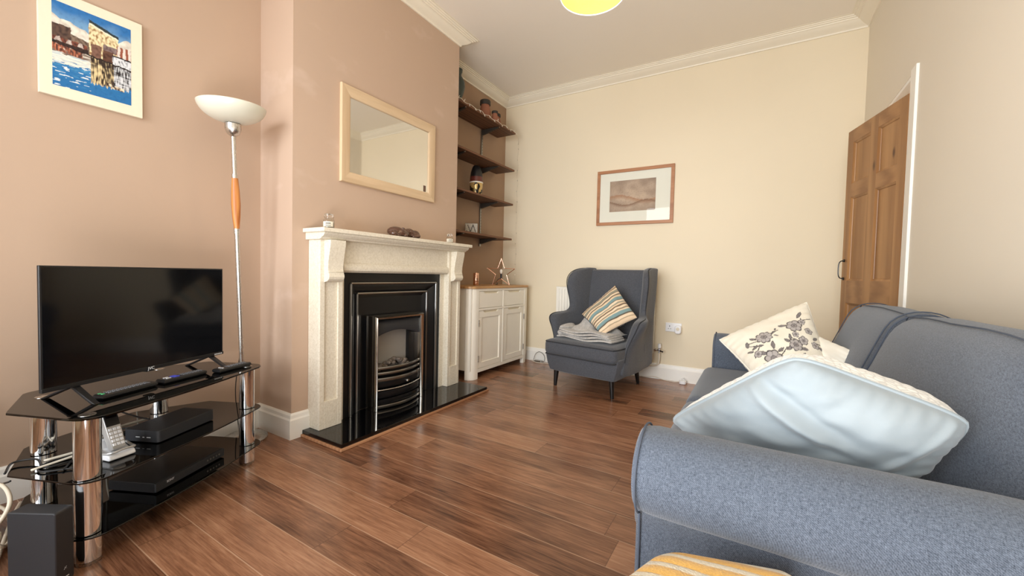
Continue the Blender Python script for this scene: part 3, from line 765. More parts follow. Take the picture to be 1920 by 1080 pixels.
# remote controls lying along the front edge of the top shelf
def remote(label, p0, p1, wd, keys):
    a = T(*p0, 0); b = T(*p1, 0); d = (b-a); L = d.length; d.normalize(); nn = Vector((-d.y, d.x, 0)); c = (a+b)/2
    RM = Matrix(((d.x, nn.x, 0, c.x), (d.y, nn.y, 0, c.y), (0,0,1,0.5006), (0,0,0,1)))
    t = thing('remote_control', label, 'remote control', (c.x, c.y, 0.5006), 'remote controls on the top shelf')
    w = MB(RM); h = L/2; e = wd/2
    w.loft([[(-h+0.006,-e+0.004,0),(h-0.006,-e+0.004,0),(h-0.006,e-0.004,0),(-h+0.006,e-0.004,0)], [(-h,-e,0.006),(h,-e,0.006),(h,e,0.006),(-h,e,0.006)],
            [(-h+0.001,-e+0.001,0.014),(h-0.001,-e+0.001,0.014),(h-0.001,e-0.001,0.014),(-h+0.001,e-0.001,0.014)], [(-h+0.005,-e+0.005,0.018),(h-0.005,-e+0.005,0.018),(h-0.005,e-0.005,0.018),(-h+0.005,e-0.005,0.018)]])
    w.build('case', M['black'], t, smooth=30)
    for m, nm, x0, x1, nx, ny, s in keys:
        w = MB(RM)
        for i in range(nx):
            for j in range(ny):
                x = -h + L*(x0+(x1-x0)*(i+0.5)/nx); y = -e*0.66 + e*1.32*(j+0.5)/ny
                w.box(x-s, x+s, y-s*0.9, y+s*0.9, 0.0175, 0.0205)
        o = w.build(nm, M[m], t, smooth=0)
        if nx*ny > 3: o['kind'] = 'stuff'
    return t
remote('long black remote control at the left end of the front edge', (0.135, 0.128), (0.335, 0.118), 0.046, [('green_key', 'green_button', 0.03, 0.08, 1, 2, 0.004), ('grey_key', 'keypad', 0.12, 0.9, 11, 3, 0.0036)])
remote('black remote control with blue and white buttons in the middle of the row', (0.355, 0.108), (0.545, 0.088), 0.048, [('led', 'white_button', 0.1, 0.2, 2, 2, 0.004), ('blue_key', 'blue_button', 0.26, 0.38, 2, 3, 0.0046), ('grey_key', 'keypad', 0.45, 0.95, 7, 3, 0.0034)])
remote('black remote control nearest the right end of the glass top', (0.56, 0.035), (0.735, 0.015), 0.046, [('grey_key', 'keypad', 0.3, 0.9, 7, 3, 0.0034), ('led', 'white_button', 0.1, 0.2, 1, 3, 0.003)])

# set top box on the middle shelf
zs = 0.2895
bx = thing('set_top_box', 'black set top box with rounded corners on the middle glass shelf', 'set top box', tuple(T(0.40, 0.12, zs)))
def rrect(u0, u1, v0, v1, r, n=5):
    p = []
    for cx, cy, d0 in ((u1-r, v1-r, 0), (u0+r, v1-r, 90), (u0+r, v0+r, 180), (u1-r, v0+r, 270)):
        p += [(cx+r*math.cos(math.radians(d0+90*k/n)), cy+r*math.sin(math.radians(d0+90*k/n))) for k in range(n+1)]
    return p
u0, u1, v0, v1 = 0.262, 0.532, 0.018, 0.172
w = MB(TM); w.prism(rrect(u0, u1, v0, v1, 0.012), lambda a, b, h: (a, b, h), zs+0.003, zs+0.050)
w.build('case', M['black_soft'], bx, smooth=30, bevel=0.002)
for a, b in ((u0+0.03, v0+0.03), (u1-0.03, v0+0.03), (u0+0.03, v1-0.03), (u1-0.03, v1-0.03)):
    w = MB(TM); w.cyl((a, b, zs+0.0005), (a, b, zs+0.003), 0.01); w.build('rubber_foot', M['black'], bx)
w = MB(TM)
for a, b in ((0.035, 0.052), (0.062, 0.07), (0.082, 0.10)): w.box(u0-0.0006, u0, v0+a, v0+b, zs+0.021, zs+0.024)
w.build('front_print', M['led'], bx, smooth=0)

# disc player on the lower shelf
zs = 0.1015
dp = thing('disc_player', 'slim black disc player on the lowest glass shelf', 'disc player', tuple(T(0.37, 0.1, zs)))
u0, u1, v0, v1 = 0.232, 0.565, 0.0, 0.205
w = MB(TM); w.box(u0, u1, v0+0.006, v1, zs+0.004, zs+0.042); w.build('case', M['black'], dp, smooth=0, bevel=0.0015)
w = MB(TM); w.box(u0, u1, v0-0.002, v0+0.006, zs+0.006, zs+0.040); fp = sub_of(w.build('front_panel', M['black_soft'], dp, smooth=0, bevel=0.001))
text_mb('SONY', 0.012, TM @ Matrix.Translation((u0+0.06, v0-0.0026, zs+0.028)) @ Matrix(((1,0,0,0),(0,0,-1,0),(0,1,0,0),(0,0,0,1))), 0.0003, 'logo', M['led'], fp)
w = MB(TM)
for k in range(5): w.cyl((u1-0.03-0.016*k, v0-0.0035, zs+0.024), (u1-0.03-0.016*k, v0-0.002, zs+0.024), 0.004, n=10)
b_ = w.build('buttons', M['pewter'], fp); b_['kind'] = 'stuff'
for a in (u0+0.03, u1-0.03):
    for b in (v0+0.03, v1-0.03): w = MB(TM); w.cyl((a, b, zs+0.0005), (a, b, zs+0.004), 0.01); w.build('rubber_foot', M['black'], dp)

# cordless phone standing in its cradle
zs = 0.2895
PC = T(0.148, 0.088, zs); pd = (T(-0.187, -0.98, 0)-T(0, 0, 0)).normalized(); pn = Vector((-pd.y, pd.x, 0))
PMx = Matrix(((pd.x, pn.x, 0, PC.x), (pd.y, pn.y, 0, PC.y), (0,0,1,PC.z), (0,0,0,1))) @ Matrix.Scale(1.08, 4)      # x = direction the phone face looks
cr = thing('phone_cradle', 'white and silver charging cradle on the middle glass shelf', 'phone base', tuple(PC))
w = MB(PMx)
prof = [(-0.055, 0.001), (0.052, 0.001), (0.058, 0.006), (0.05, 0.02), (0.022, 0.022), (0.005, 0.03), (-0.012, 0.06), (-0.03, 0.058), (-0.06, 0.012)]
w.prism(prof, lambda a, b, h: (a, h, b), -0.038, 0.038)
w.build('base', M['white_pl'], cr, smooth=30, bevel=0.004)
w = MB(PMx); w.tube([(0.0, -0.040, 0.035), (0.03, -0.041, 0.026), (0.060, -0.03, 0.03), (0.064, 0, 0.034), (0.060, 0.03, 0.03), (0.03, 0.041, 0.026), (0.0, 0.040, 0.035)], 0.004, 8, smooth=4)
w.build('rim', M['silver_pl'], cr)
ph = thing('phone_handset', 'silver cordless phone handset leaning in its cradle', 'phone', tuple(PC))
Hm = PMx @ Matrix.Translation((0.030, 0, 0.027)) @ Matrix.Rotation(math.radians(-24), 4, 'Y')
w = MB(Hm)
def hs(zz, wd, d0, d1): return [(d0, -wd*0.8, zz), (d0, wd*0.8, zz), ((d0+d1)/2, wd, zz), (d1, wd*0.85, zz), (d1, -wd*0.85, zz), ((d0+d1)/2, -wd, zz)]
w.loft([hs(0.0, 0.018, -0.012, 0.008), hs(0.006, 0.022, -0.015, 0.011), hs(0.05, 0.024, -0.017, 0.012), hs(0.11, 0.0245, -0.018, 0.012), hs(0.15, 0.024, -0.018, 0.011), hs(0.163, 0.02, -0.014, 0.008)])
w.build('body', M['silver_pl'], ph, smooth=40, bevel=0.002)
w = MB(Hm); w.box(0.0105, 0.0135, -0.0195, 0.0195, 0.080, 0.155); dsp = sub_of(w.build('display_panel', M['black'], ph, smooth=0, bevel=0.001))
w = MB(Hm); w.box(0.0136, 0.0142, -0.015, 0.015, 0.108, 0.14); w.build('display', M['screen'], dsp, smooth=0)
w = MB(Hm)
for i in range(5):
    for j in range(3): w.box(0.011, 0.0145, -0.016+0.0115*j, -0.007+0.0115*j, 0.012+0.013*i, 0.021+0.013*i)
k_ = w.build('keypad', M['white_pl'], ph, smooth=0, bevel=0.001); k_['kind'] = 'stuff'

# plain upright black box, taken for a hub, on the floor beside the stand
HB = Vector((-1.8725, 0.3585, 0)); hf = Vector((-math.sin(.5427), math.cos(.5427), 0)); hr = Vector((math.cos(.5427), math.sin(.5427), 0))
HB = Vector((-1.822, 0.3635, 0))       # far right corner
HMx = Matrix(((hr.x, hf.x, 0, HB.x), (hr.y, hf.y, 0, HB.y), (0,0,1,0), (0,0,0,1)))
hub = thing('upright_box', 'upright black box standing on the floor beside the left front leg of the stand', 'box', tuple(HB - hr*0.07 - hf*0.025))
w = MB(HMx); w.prism(rrect(-0.148, 0.0, 0.006, 0.2385, 0.008), lambda a, b, h: (a, h, b), -0.052, 0.0); w.build('case', M['black_soft'], hub, smooth=30, bevel=0.003)
w = MB(HMx); w.box(-0.145, -0.003, -0.049, -0.003, 0.0005, 0.006); w.build('base', M['black'], hub, smooth=0)
w = MB(HMx); w.box(0.0, 0.0006, -0.034, -0.016, 0.022, 0.0245); w.build('white_line', M['led'], hub, smooth=0)
w = MB(HMx)
for s in (-1, 1): w.hexa([(0, -0.026-0.004*s, 0.048), (0.0006, -0.026-0.004*s, 0.048), (0.0006, -0.0255-0.004*s, 0.048), (0, -0.0255-0.004*s, 0.048), (0, -0.026+0.003*s, 0.056), (0.0006, -0.026+0.003*s, 0.056), (0.0006, -0.0255+0.003*s, 0.056), (0, -0.0255+0.003*s, 0.056)])
w.build('white_mark', M['led'], hub, smooth=0)

# ------------------------------------------------------------------ cables of the TV corner
def cable(label, pts, r=0.003, m='cable_w', group=None, k=8):
    w = MB(); w.tube(pts, r, 8, smooth=k)
    return tag(w.build('cable', M[m], smooth=180), label, 'cable', group)
cable('pale cable hanging from the television down behind the right end of the stand', [T(0.58, 0.505, 0.53), T(0.62, 0.50, 0.47), T(0.63, 0.52, 0.36), T(0.66, 0.54, 0.26), T(0.74, 0.46, 0.20), T(0.80, 0.40, 0.12), T(0.79, 0.36, 0.04), T(0.72, 0.38, 0.008), T(0.60, 0.52, 0.006)], 0.004)
cable('pale cable looping on the wall behind the middle of the stand', [T(0.60, 0.56, 0.52), T(0.58, 0.57, 0.42), T(0.53, 0.56, 0.32), T(0.50, 0.54, 0.20), T(0.50, 0.54, 0.02)], 0.004)
cable('black cable running from the television to the set top box', [T(0.50, 0.10, 0.49-0.0), T(0.52, 0.30, 0.44), T(0.56, 0.30, 0.38), T(0.55, 0.27, 0.345), T(0.50, 0.235, 0.325)], 0.0035, 'cable_b') if False else None
cable('black cable running from behind the television to the back of the set top box', [T(0.42, 0.485, 0.52), T(0.44, 0.49, 0.44), T(0.43, 0.42, 0.36), T(0.42, 0.30, 0.33), T(0.42, 0.228, 0.32)], 0.0035, 'cable_b')
cable('black cable coiled across the left side of the middle shelf', [T(-0.03, 0.27, 0.296), T(0.03, 0.33, 0.300), T(0.06, 0.28, 0.303), T(0.03, 0.20, 0.294), T(0.10, 0.17, 0.294), T(0.20, 0.24, 0.296), T(0.26, 0.30, 0.30), T(0.34, 0.29, 0.30), T(0.37, 0.235, 0.305)], 0.0035, 'cable_b')
cable('black cable curled behind the phone cradle', [T(0.02, 0.12, 0.294), T(0.07, 0.16, 0.294), T(0.12, 0.20, 0.297), T(0.05, 0.23, 0.294), T(0.0, 0.18, 0.294), T(0.04, 0.10, 0.294)], 0.003, 'cable_b')
cable('white cable lying behind the set top box', [T(0.06, 0.25, 0.298), T(0.18, 0.20, 0.305), T(0.25, 0.27, 0.312), T(0.36, 0.30, 0.306), T(0.48, 0.30, 0.298)], 0.005)
cable('second white cable reaching the near side of the set top box', [T(0.0, 0.215, 0.296), T(0.12, 0.17, 0.31), T(0.2, 0.245, 0.306), T(0.30, 0.24, 0.308)], 0.004)
cable('white cable looped over the black upright box', [(-2.06, 0.10, 0.06), (-2.16, 0.20, 0.24), (-2.12, 0.255, 0.262), (-2.04, 0.265, 0.22), (-2.03, 0.225, 0.15), (-2.10, 0.17, 0.10), (-2.2, 0.15, 0.01)], 0.006)
cable('thick white cable rising up the wall left of the stand', [(-2.3, 0.05, 0.008), (-2.5, 0.1, 0.10), (-2.6, 0.16, 0.28), (-2.63, 0.215, 0.40), (-2.635, 0.25, 0.455), (-2.60, 0.235, 0.40), (-2.58, 0.19, 0.30), (-2.56, 0.12, 0.10), (-2.4, -0.02, 0.008)], 0.006)
cable('white cable tangled on the floor behind the black upright box', [(-2.50, 0.14, 0.008), (-2.38, 0.29, 0.05), (-2.24, 0.23, 0.07), (-2.17, 0.26, 0.03), (-2.26, 0.29, 0.008), (-2.42, 0.30, 0.06), (-2.52, 0.20, 0.10), (-2.36, 0.13, 0.14), (-2.18, 0.17, 0.05), (-2.10, 0.15, 0.01)], 0.006)
cable('white mains cable lying on the floor at the far left', [(-2.2, 0.02, 0.008), (-2.1, 0.14, 0.05), (-2.02, 0.20, 0.012), (-2.1, 0.24, 0.01), (-2.22, 0.27, 0.012), (-2.40, 0.32, 0.03), (-2.56, 0.36, 0.01)], 0.006)
cable('black cable drooping behind the black upright box', [T(-0.03, 0.25, 0.272), (-2.20, 0.26, 0.22), (-2.16, 0.24, 0.12), (-2.12, 0.17, 0.02), (-2.2, 0.1, 0.006)], 0.003, 'cable_b')
ext = thing('extension_lead', 'white extension socket block lying on the floor behind the stand legs', 'extension lead', (-2.38, 0.21, 0))
EM = Matrix.Translation((-2.38, 0.21, 0.0)) @ Matrix.Rotation(0.35, 4, 'Z')
w = MB(EM); w.box(-0.12, 0.12, -0.028, 0.028, 0.0005, 0.035); w.build('block', M['cable_w'], ext, smooth=0, bevel=0.004)
for a in (-0.07, 0.0, 0.07):
    w = MB(EM); w.box(a-0.024, a+0.024, -0.024, 0.024, 0.0355, 0.075); w.build('plug', M['cable_w'], ext, smooth=0, bevel=0.006)

# ------------------------------------------------------------------ floor lamp in the corner
lb = Vector((-2.512, 1.190, 0)); lt = Vector((-2.425, 1.09, 1.746))
la = (lt-lb).normalized()
lamp = thing('floor_lamp', 'tall uplighter floor lamp with a white glass bowl and steel pole', 'floor lamp', tuple(lb))
w = MB(); w.lathe([(0, 0.0005), (0.116, 0.0005), (0.118, 0.006), (0.116, 0.016), (0.10, 0.026), (0.06, 0.034), (0.03, 0.037), (0.018, 0.045), (0.0, 0.046)], lb, 48); w.build('base', M['steel'], lamp, smooth=50)
lx = la.orthogonal().normalized(); ly = la.cross(lx); LA = Matrix((lx, ly, la)).transposed(); LL = (lt-lb).length
w = MB(); w.lathe([(0, 0.035), (0.0115, 0.035), (0.0115, LL*0.68), (0, LL*0.68)], lb, 20, A=LA); w.lathe([(0, LL*0.86), (0.0115, LL*0.86), (0.0115, LL), (0, LL)], lb, 20, A=LA)
w.build('pole', M['steel'], lamp)
w = MB(); w.lathe([(0, LL*0.695), (0.013, LL*0.695), (0.019, LL*0.73), (0.022, LL*0.77), (0.020, LL*0.81), (0.015, LL*0.85), (0, LL*0.85)], lb, 24, A=LA); w.build('wooden_grip', M['lampwood'], lamp)
for a, b in ((0.68, 0.695), (0.85, 0.862)):
    w = MB(); w.lathe([(0, LL*a), (0.0145, LL*a), (0.0145, LL*b), (0, LL*b)], lb, 20, A=LA); w.build('collar', M['steel'], lamp)
w = MB(); w.lathe([(0, LL-0.045), (0.012, LL-0.045), (0.03, LL-0.03), (0.038, LL-0.005), (0.038, LL+0.02), (0.034, LL+0.022), (0, LL+0.022)], lb, 28, A=LA); w.build('cup', M['steel'], lamp, smooth=50)
w = MB(); R_ = 0.158
prof = [(0, LL+0.0225)]
for k in range(0, 15):
    t = math.radians(6+k*5.6); prof.append((R_*math.sin(t), LL+0.022+0.092*(1-math.cos(t))/(1-math.cos(math.radians(84.4)))))
prof += [(R_*0.993-0.004, prof[-1][1]+0.003)]
for k in range(14, -1, -1):
    t = math.radians(6+k*5.6); prof.append(((R_-0.005)*math.sin(t), LL+0.028+0.088*(1-math.cos(t))/(1-math.cos(math.radians(84.4)))))
prof.append((0, LL+0.028))
w.lathe(prof, lb, 56, A=LA); w.build('glass_bowl', M['opal'], lamp, smooth=60)
w = MB(); w.tube([lb+Vector((-0.02, -0.02, 0.046)), lb+Vector((-0.04,-0.03,0.3)), lb+la*0.6+Vector((-0.02,0.012,0)), lb+la*1.0+Vector((-0.014,0.008,0))], 0.0025, 6, smooth=8); w.build('flex', M['cable_b'], lamp)

# ------------------------------------------------------------------ harbour painting on the left wall
def hsh(a, b): return (math.sin(a*127.1+b*311.7)*43758.5453) % 1.0
def nz(x, y, s=0): return mnoise.noise(Vector((x, y, s)))
def mixc(a, b, t): t = max(0, min(1, t)); return tuple(a[i]*(1-t)+b[i]*t for i in range(3))
def c3(r, g, b): return (lin(r), lin(g), lin(b))
def harbour(u, v):
    uu = u + 0.012*nz(u*14, v*14, 1); vv = v + 0.012*nz(u*16, v*10, 2)
    st = nz(u*26, v*26, 3); st2 = nz(u*9, v*60, 4); st3 = nz(u*60, v*12, 5)
    wl = 0.50 - 0.06*u                      # water line
    c = mixc(c3(150, 190, 215), c3(46, 112, 176), (vv-0.62)/0.34 + 0.25*nz(u*5, v*9, 8))
    top = 0.84 - 0.22*u if u < 0.5 else 0.60 + 0.24*u - 0.0
    ct = top + 0.05*nz(u*7, 1, 2) - (0.0 if u < 0.5 else 0.02)
    if vv < ct: c = mixc(c3(236, 230, 216), c3(196, 186, 172), 0.45+0.9*nz(u*10, v*16, 6))
    if vv > wl:
        if uu < 0.22 and vv < 0.735: c = mixc(c3(62, 46, 42), c3(104, 80, 68), 0.5+st)
        if 0.22 <= uu < 0.45 and vv < 0.66-0.12*(uu-0.22): c = mixc(c3(84, 66, 56), c3(140, 120, 104), 0.5+st)
        g = abs(((uu*7.5) % 1)-0.5)
        if uu < 0.42 and vv < 0.585 and vv > 0.515: c = mixc(c3(74, 44, 38), c3(150, 84, 64), 0.4+st) if g > (0.62-vv)*4 else mixc(c3(206, 192, 182), c3(150, 130, 122), 0.5+st)
        if uu < 0.43 and vv < 0.535+0.01*st: c = mixc(c3(34, 24, 24), c3(70, 48, 42), 0.4+st)
        roof = 0.925 - 0.22*(uu-0.44)
        if 0.44 < uu < 0.83 and vv < roof:
            c = mixc(c3(240, 222, 178), c3(150, 112, 70), max(0, 0.25+1.5*nz(u*34, v*30, 9)))
            if vv > roof-0.035: c = c3(48, 58, 60)
            elif vv > roof-0.055: c = c3(240, 230, 205)
        if 0.46 < uu < 0.60 and vv < 0.64: c = mixc(c3(96, 66, 56), c3(140, 104, 88), 0.5+st)
        if 0.62 < uu < 0.80 and vv < 0.68 and vv > 0.6: c = mixc(c3(92, 70, 70), c3(150, 130, 126), 0.5+st)
        if 0.62 < uu < 0.76 and vv < 0.615: c = mixc(c3(66, 40, 32), c3(112, 76, 60), 0.5+st)
        if uu > 0.80 and vv < 0.72: c = mixc(c3(150, 86, 66), c3(226, 214, 204), 1 if ((uu*13) % 1) > 0.5 else 0)
        if uu > 0.74 and vv < 0.565 + 0.02*math.sin((uu-0.74)*12): c = mixc(c3(222, 224, 228), c3(96, 96, 104), max(0, 1.9*nz(u*42, v*22, 11)))
        if uu > 0.74 and abs(vv-0.575) < 0.008: c = c3(40, 34, 34)
        if vv < wl+0.018 and uu > 0.4: c = c3(40, 30, 28)
    else:
        deep = mixc(c3(86, 158, 200), c3(40, 110, 168), (0.35-vv)*3+0.5+st2)
        c = deep
        if u < 0.46:
            if vv > 0.41 and uu < 0.36 and st < 0.25: c = mixc(c3(84, 52, 44), c3(212, 126, 92), 0.35+st3+st)
            elif vv > 0.40 + 0.02*st2: c = mixc(c3(120, 100, 90), c3(224, 216, 200), 0.4+st2*1.4)
            elif vv > 0.28 + 0.05*st2 + 0.04*(u): c = mixc(c3(236, 230, 214), c3(168, 190, 204), 0.25+st2*1.2)
            if vv < 0.30 and st2 > 0.33: c = c3(220, 228, 230)
        elif u < 0.76:
            if vv > 0.15 + 0.04*st3 + 0.02*(u-0.46):
                c = mixc(c3(232, 208, 158), c3(54, 40, 34), 0.42+1.5*st3+0.5*st+(0.35 if 0.6 < u else 0)+(0.5 if vv > 0.40 else 0))
        else:
            if vv > 0.17 + 0.06*st3: c = mixc(c3(216, 218, 222), c3(44, 38, 40), 0.45+1.3*st3+0.8*st2)
        if 0.66 < u < 0.9 and abs(vv-(0.19-0.12*(u-0.66))) < 0.02: c = mixc(c3(240, 220, 190), c3(60, 44, 40), 0.5+2*st)
    return mixc(c, (0,0,0), 0.12*max(0, st*2))
def raster(name, fn, P, nu, nv, mat, parent):
    """a flat panel whose surface colours come from fn(u, v)"""
    w = MB(); w.grid(P, nu, nv)
    w.c = [fn(i/(nu-1), j/(nv-1)) + (1.0,) for j in range(nv) for i in range(nu)]
    return w.build(name, mat, parent, smooth=180, fix=False)
pic = thing('harbour_painting', 'square harbour painting in blues and browns with a wide cream border on the left wall', 'painting', (XA, 0.61, 1.73))
y0, y1, z0, z1 = 0.440, 0.780, 1.728, 2.182; xa = XA+0.001
w = MB(); w.box(xa, xa+0.018, y0, y1, z0, z1); w.build('border', M['mount'], pic, smooth=0, bevel=0.002)
q0, q1, r0, r1 = 0.480, 0.737, 1.775, 2.136
raster('painted_panel', harbour, lambda u, v: (xa+0.0186, q0+(q1-q0)*u, r0+(r1-r0)*v), 150, 190, M['paint'], pic)

# ------------------------------------------------------------------ framed print on the back wall
def sepia(u, v):
    d = math.hypot(u-0.5, v-0.45)
    c = mixc(c3(206, 182, 158), c3(150, 128, 110), d*1.15 + 0.35*nz(u*6, v*6, 1))
    h1 = 0.44 + 0.10*math.sin(u*5.2+0.6) + 0.02*nz(u*12, 0, 3); h2 = 0.28 + 0.07*math.sin(u*7.0+2.2)
    if v < h1 and v > h1-0.15: c = mixc(c3(176, 132, 100), c, (h1-v)/0.15)
    if v < h2 and v > h2-0.10: c = mixc(c3(134, 102, 80), c, (h2-v)/0.10)
    return mixc(c, c3(120, 100, 84), max(0, 0.5*nz(u*40, v*40, 7)))
pr = thing('framed_print', 'brown wooden framed sepia print with a wide white mount on the back wall', 'picture', (-1.09, YD, 1.54))
x0, x1, z0, z1 = -1.473, -0.705, 1.535, 2.102; ya = YD-0.001; fw = 0.031
for (a0, a1, b0, b1, nm) in ((x0, x1, z0, z0+fw, 'frame_rail'), (x0, x1, z1-fw, z1, 'frame_rail'), (x0, x0+fw, z0+fw, z1-fw, 'frame_stile'), (x1-fw, x1, z0+fw, z1-fw, 'frame_stile')):
    w = MB(); w.box(a0, a1, ya-0.022, ya, b0, b1); w.build(nm, M['teak'], pr, smooth=0, bevel=0.002)
w = MB(); w.box(x0+fw, x1-fw, ya-0.008, ya-0.001, z0+fw, z1-fw); w.build('mount', M['mount2'], pr, smooth=0)
raster('print', sepia, lambda u, v: (-1.338+0.462*u, ya-0.0086, 1.672+0.316*v), 70, 50, M['paint'], pr)
w = MB(); w.box(x0+fw, x1-fw, ya-0.013, ya-0.012, z0+fw, z1-fw); w.build('glass', M['pane'], pr, smooth=0)
# ================================================================== ALCOVE SHELVES
SX0, SX1, SY0, SY1 = XA+0.001, -2.385, 2.90, 3.955
for px_, nm in ((3.665, 'far'), (3.08, 'near')):
    t = thing('shelf_upright', 'dark slotted metal shelf upright on the alcove wall, ' + ('seen between the shelves above the plaque' if nm == 'far' else 'hidden behind the chimney breast'), 'shelf upright', (XA, px_, 1.30), 'shelf uprights')
    w = MB(); w.box(XA+0.001, XA+0.014, px_-0.011, px_+0.011, 1.30, 2.585); w.build('rail', M['pewter'], t, smooth=0)
    w = MB()
    for k in range(40): zz = 1.33+0.031*k; w.box(XA+0.0142, XA+0.0146, px_+0.001, px_+0.006, zz, zz+0.014)
    o = w.build('slots', M['black'], t, smooth=0); o['kind'] = 'stuff'
SHZ = [2.598, 2.180, 1.795, 1.403]
names = ['top red-brown alcove shelf, with jars and string lights on it', 'second alcove shelf from the top, empty', 'third alcove shelf from the top, holding the bullet-shaped vase', 'lowest alcove shelf, holding the small plaque']
for i, zt_ in enumerate(SHZ):
    ye = SY1 - (0.0, 0.005, 0.02, 0.03)[i]
    sh = thing('wall_shelf', names[i], 'shelf', (SX0, 3.4, zt_), 'alcove shelves')
    w = MB(); w.box(SX0+0.016, SX1, SY0, ye, zt_-0.02, zt_); w.build('board', M['shelf'], sh, smooth=0, bevel=0.002)
    for yb_ in (3.08, 3.665):
        w = MB(); w.prism([(SX0+0.0148, zt_-0.0205), (SX0+0.225, zt_-0.0205), (SX0+0.225, zt_-0.028), (SX0+0.05, zt_-0.07), (SX0+0.0148, zt_-0.075)], lambda a, b, h: (a, h, b), yb_-0.012, yb_+0.012)
        br = sub_of(w.build('bracket', M['dark_lid'], sh, smooth=0, bevel=0.001))
        w = MB(); w.cyl((SX0+0.235, yb_, zt_-0.0235), (SX0+0.235, yb_, zt_-0.0205), 0.008, n=10); w.build('screw', M['steel'], br)

def jar(label, loc, r, h):
    t = thing('terracotta_jar', label, 'jar', loc, 'terracotta jars on the top shelf'); z = 0.0008
    w = MB(); w.lathe([(0, z), (r*0.85, z), (r, h*0.15), (r*0.98, h*0.5), (r*0.8, h*0.68), (r*0.74, h*0.74), (r*0.74, h*0.80), (0, h*0.80)], loc, 28); w.build('body', M['terracotta'], t, smooth=50)
    w = MB(); w.lathe([(0, h*0.80), (r*0.88, h*0.80), (r*0.92, h*0.84), (r*0.92, h*0.97), (r*0.86, h), (0, h)], loc, 28); w.build('lid', M['dark_lid'], t, smooth=40)
jar('largest terracotta jar with a dark lid on the top shelf', (-2.53, 3.555, SHZ[0]), 0.062, 0.235)
jar('small terracotta jar standing in front of the largest one', (-2.445, 3.615, SHZ[0]), 0.036, 0.13)
jar('terracotta jar with a dark lid nearest the back wall', (-2.51, 3.745, SHZ[0]), 0.050, 0.155)
loc = (-2.50, 3.055, SHZ[0])
w = MB(); w.lathe([(0, 0.0008), (0.045, 0.0008), (0.05, 0.015), (0.04, 0.03), (0.034, 0.06), (0.055, 0.11), (0.07, 0.17), (0.066, 0.22), (0.045, 0.26), (0.034, 0.275), (0.034, 0.30), (0.042, 0.31), (0.044, 0.335), (0.03, 0.345), (0, 0.345)], loc, 28)
tag(w.build('bottle_vase', M['verdigris'], smooth=60), 'tall dark green bottle-shaped vase half hidden behind the chimney breast', 'vase')
bv = thing('bullet_vase', 'bullet-shaped ornament in black, maroon and gold with a white ring', 'vase', (-2.52, 3.41, SHZ[2]))
o = (-2.52, 3.41, SHZ[2]); r = 0.068
w = MB(); w.lathe([(0, 0.0008), (r*0.82, 0.0008), (r*0.95, 0.06), (r, 0.135), (0, 0.135)], o, 32); w.build('gold_base', None or M['pewter'], bv, smooth=60)
g = G('gold_black_mosaic'); vo = g.n('TexVoronoi'); g.l(g.map((1, 1, 0.6)), vo.inputs['Vector']); vo.inputs['Scale'].default_value = 42
mm = g.ramp(vo.outputs['Color'], [(0.45, (0,0,0,1)), (0.5, (1,1,1,1))]); g.base(g.mix(mm, rgb(24, 18, 14), rgb(206, 176, 116))).set(rough=0.25, metal=0.4); bv.children[0].data.materials[0] = g.m
w = MB(); w.lathe([(r*0.98, 0.134), (r*1.04, 0.138), (r*1.04, 0.146), (r*0.98, 0.15)], o, 32); w.build('white_ring', M['white'], bv)
w = MB(); w.lathe([(0, 0.149), (r, 0.149), (r*0.97, 0.20), (0, 0.2)], o, 32); w.build('maroon_band', M['maroon'], bv)
w = MB(); w.lathe([(0, 0.2), (r*0.97, 0.2), (r*0.86, 0.25), (r*0.66, 0.295), (r*0.5, 0.315), (0, 0.318)], o, 32); w.build('black_tip', M['black'], bv, smooth=60)
# small plaque
pq = thing('picture_plaque', 'small pale square plaque with grey brush strokes on the lowest shelf', 'plaque', (-2.54, 3.385, SHZ[3]))
QM = Matrix.Translation((-2.545, 3.375, SHZ[3]+0.001)) @ Matrix.Rotation(math.radians(35), 4, 'Z')
w = MB(QM); w.box(-0.065, 0.065, 0.0, 0.035, 0.0, 0.115); w.build('block', M['shelf'], pq, smooth=0, bevel=0.002)
def plq(u, v):
    c = c3(214, 208, 196)
    for (a, b, cc, d) in ((0.2, 0.85, 0.42, 0.2), (0.42, 0.2, 0.62, 0.85), (0.62, 0.9, 0.85, 0.2), (0.1, 0.3, 0.25, 0.15)):
        L2 = (cc-a)**2+(d-b)**2; t = max(0, min(1, ((u-a)*(cc-a)+(v-b)*(d-b))/L2)); dd = math.hypot(u-a-t*(cc-a), v-b-t*(d-b))
        if dd < 0.035+0.02*nz(u*9, v*9): c = c3(96, 92, 88)
    return mixc(c, c3(150, 140, 130), max(0, nz(u*14, v*14, 3)))
pp = raster('printed_face', plq, lambda u, v: tuple(QM @ Vector((-0.063+0.126*u, -0.0008, 0.003+0.109*v))), 40, 36, M['paint'], None)
pp.parent = pq; pp.data.transform(Matrix.Translation(-Vector(pq['_o'])))
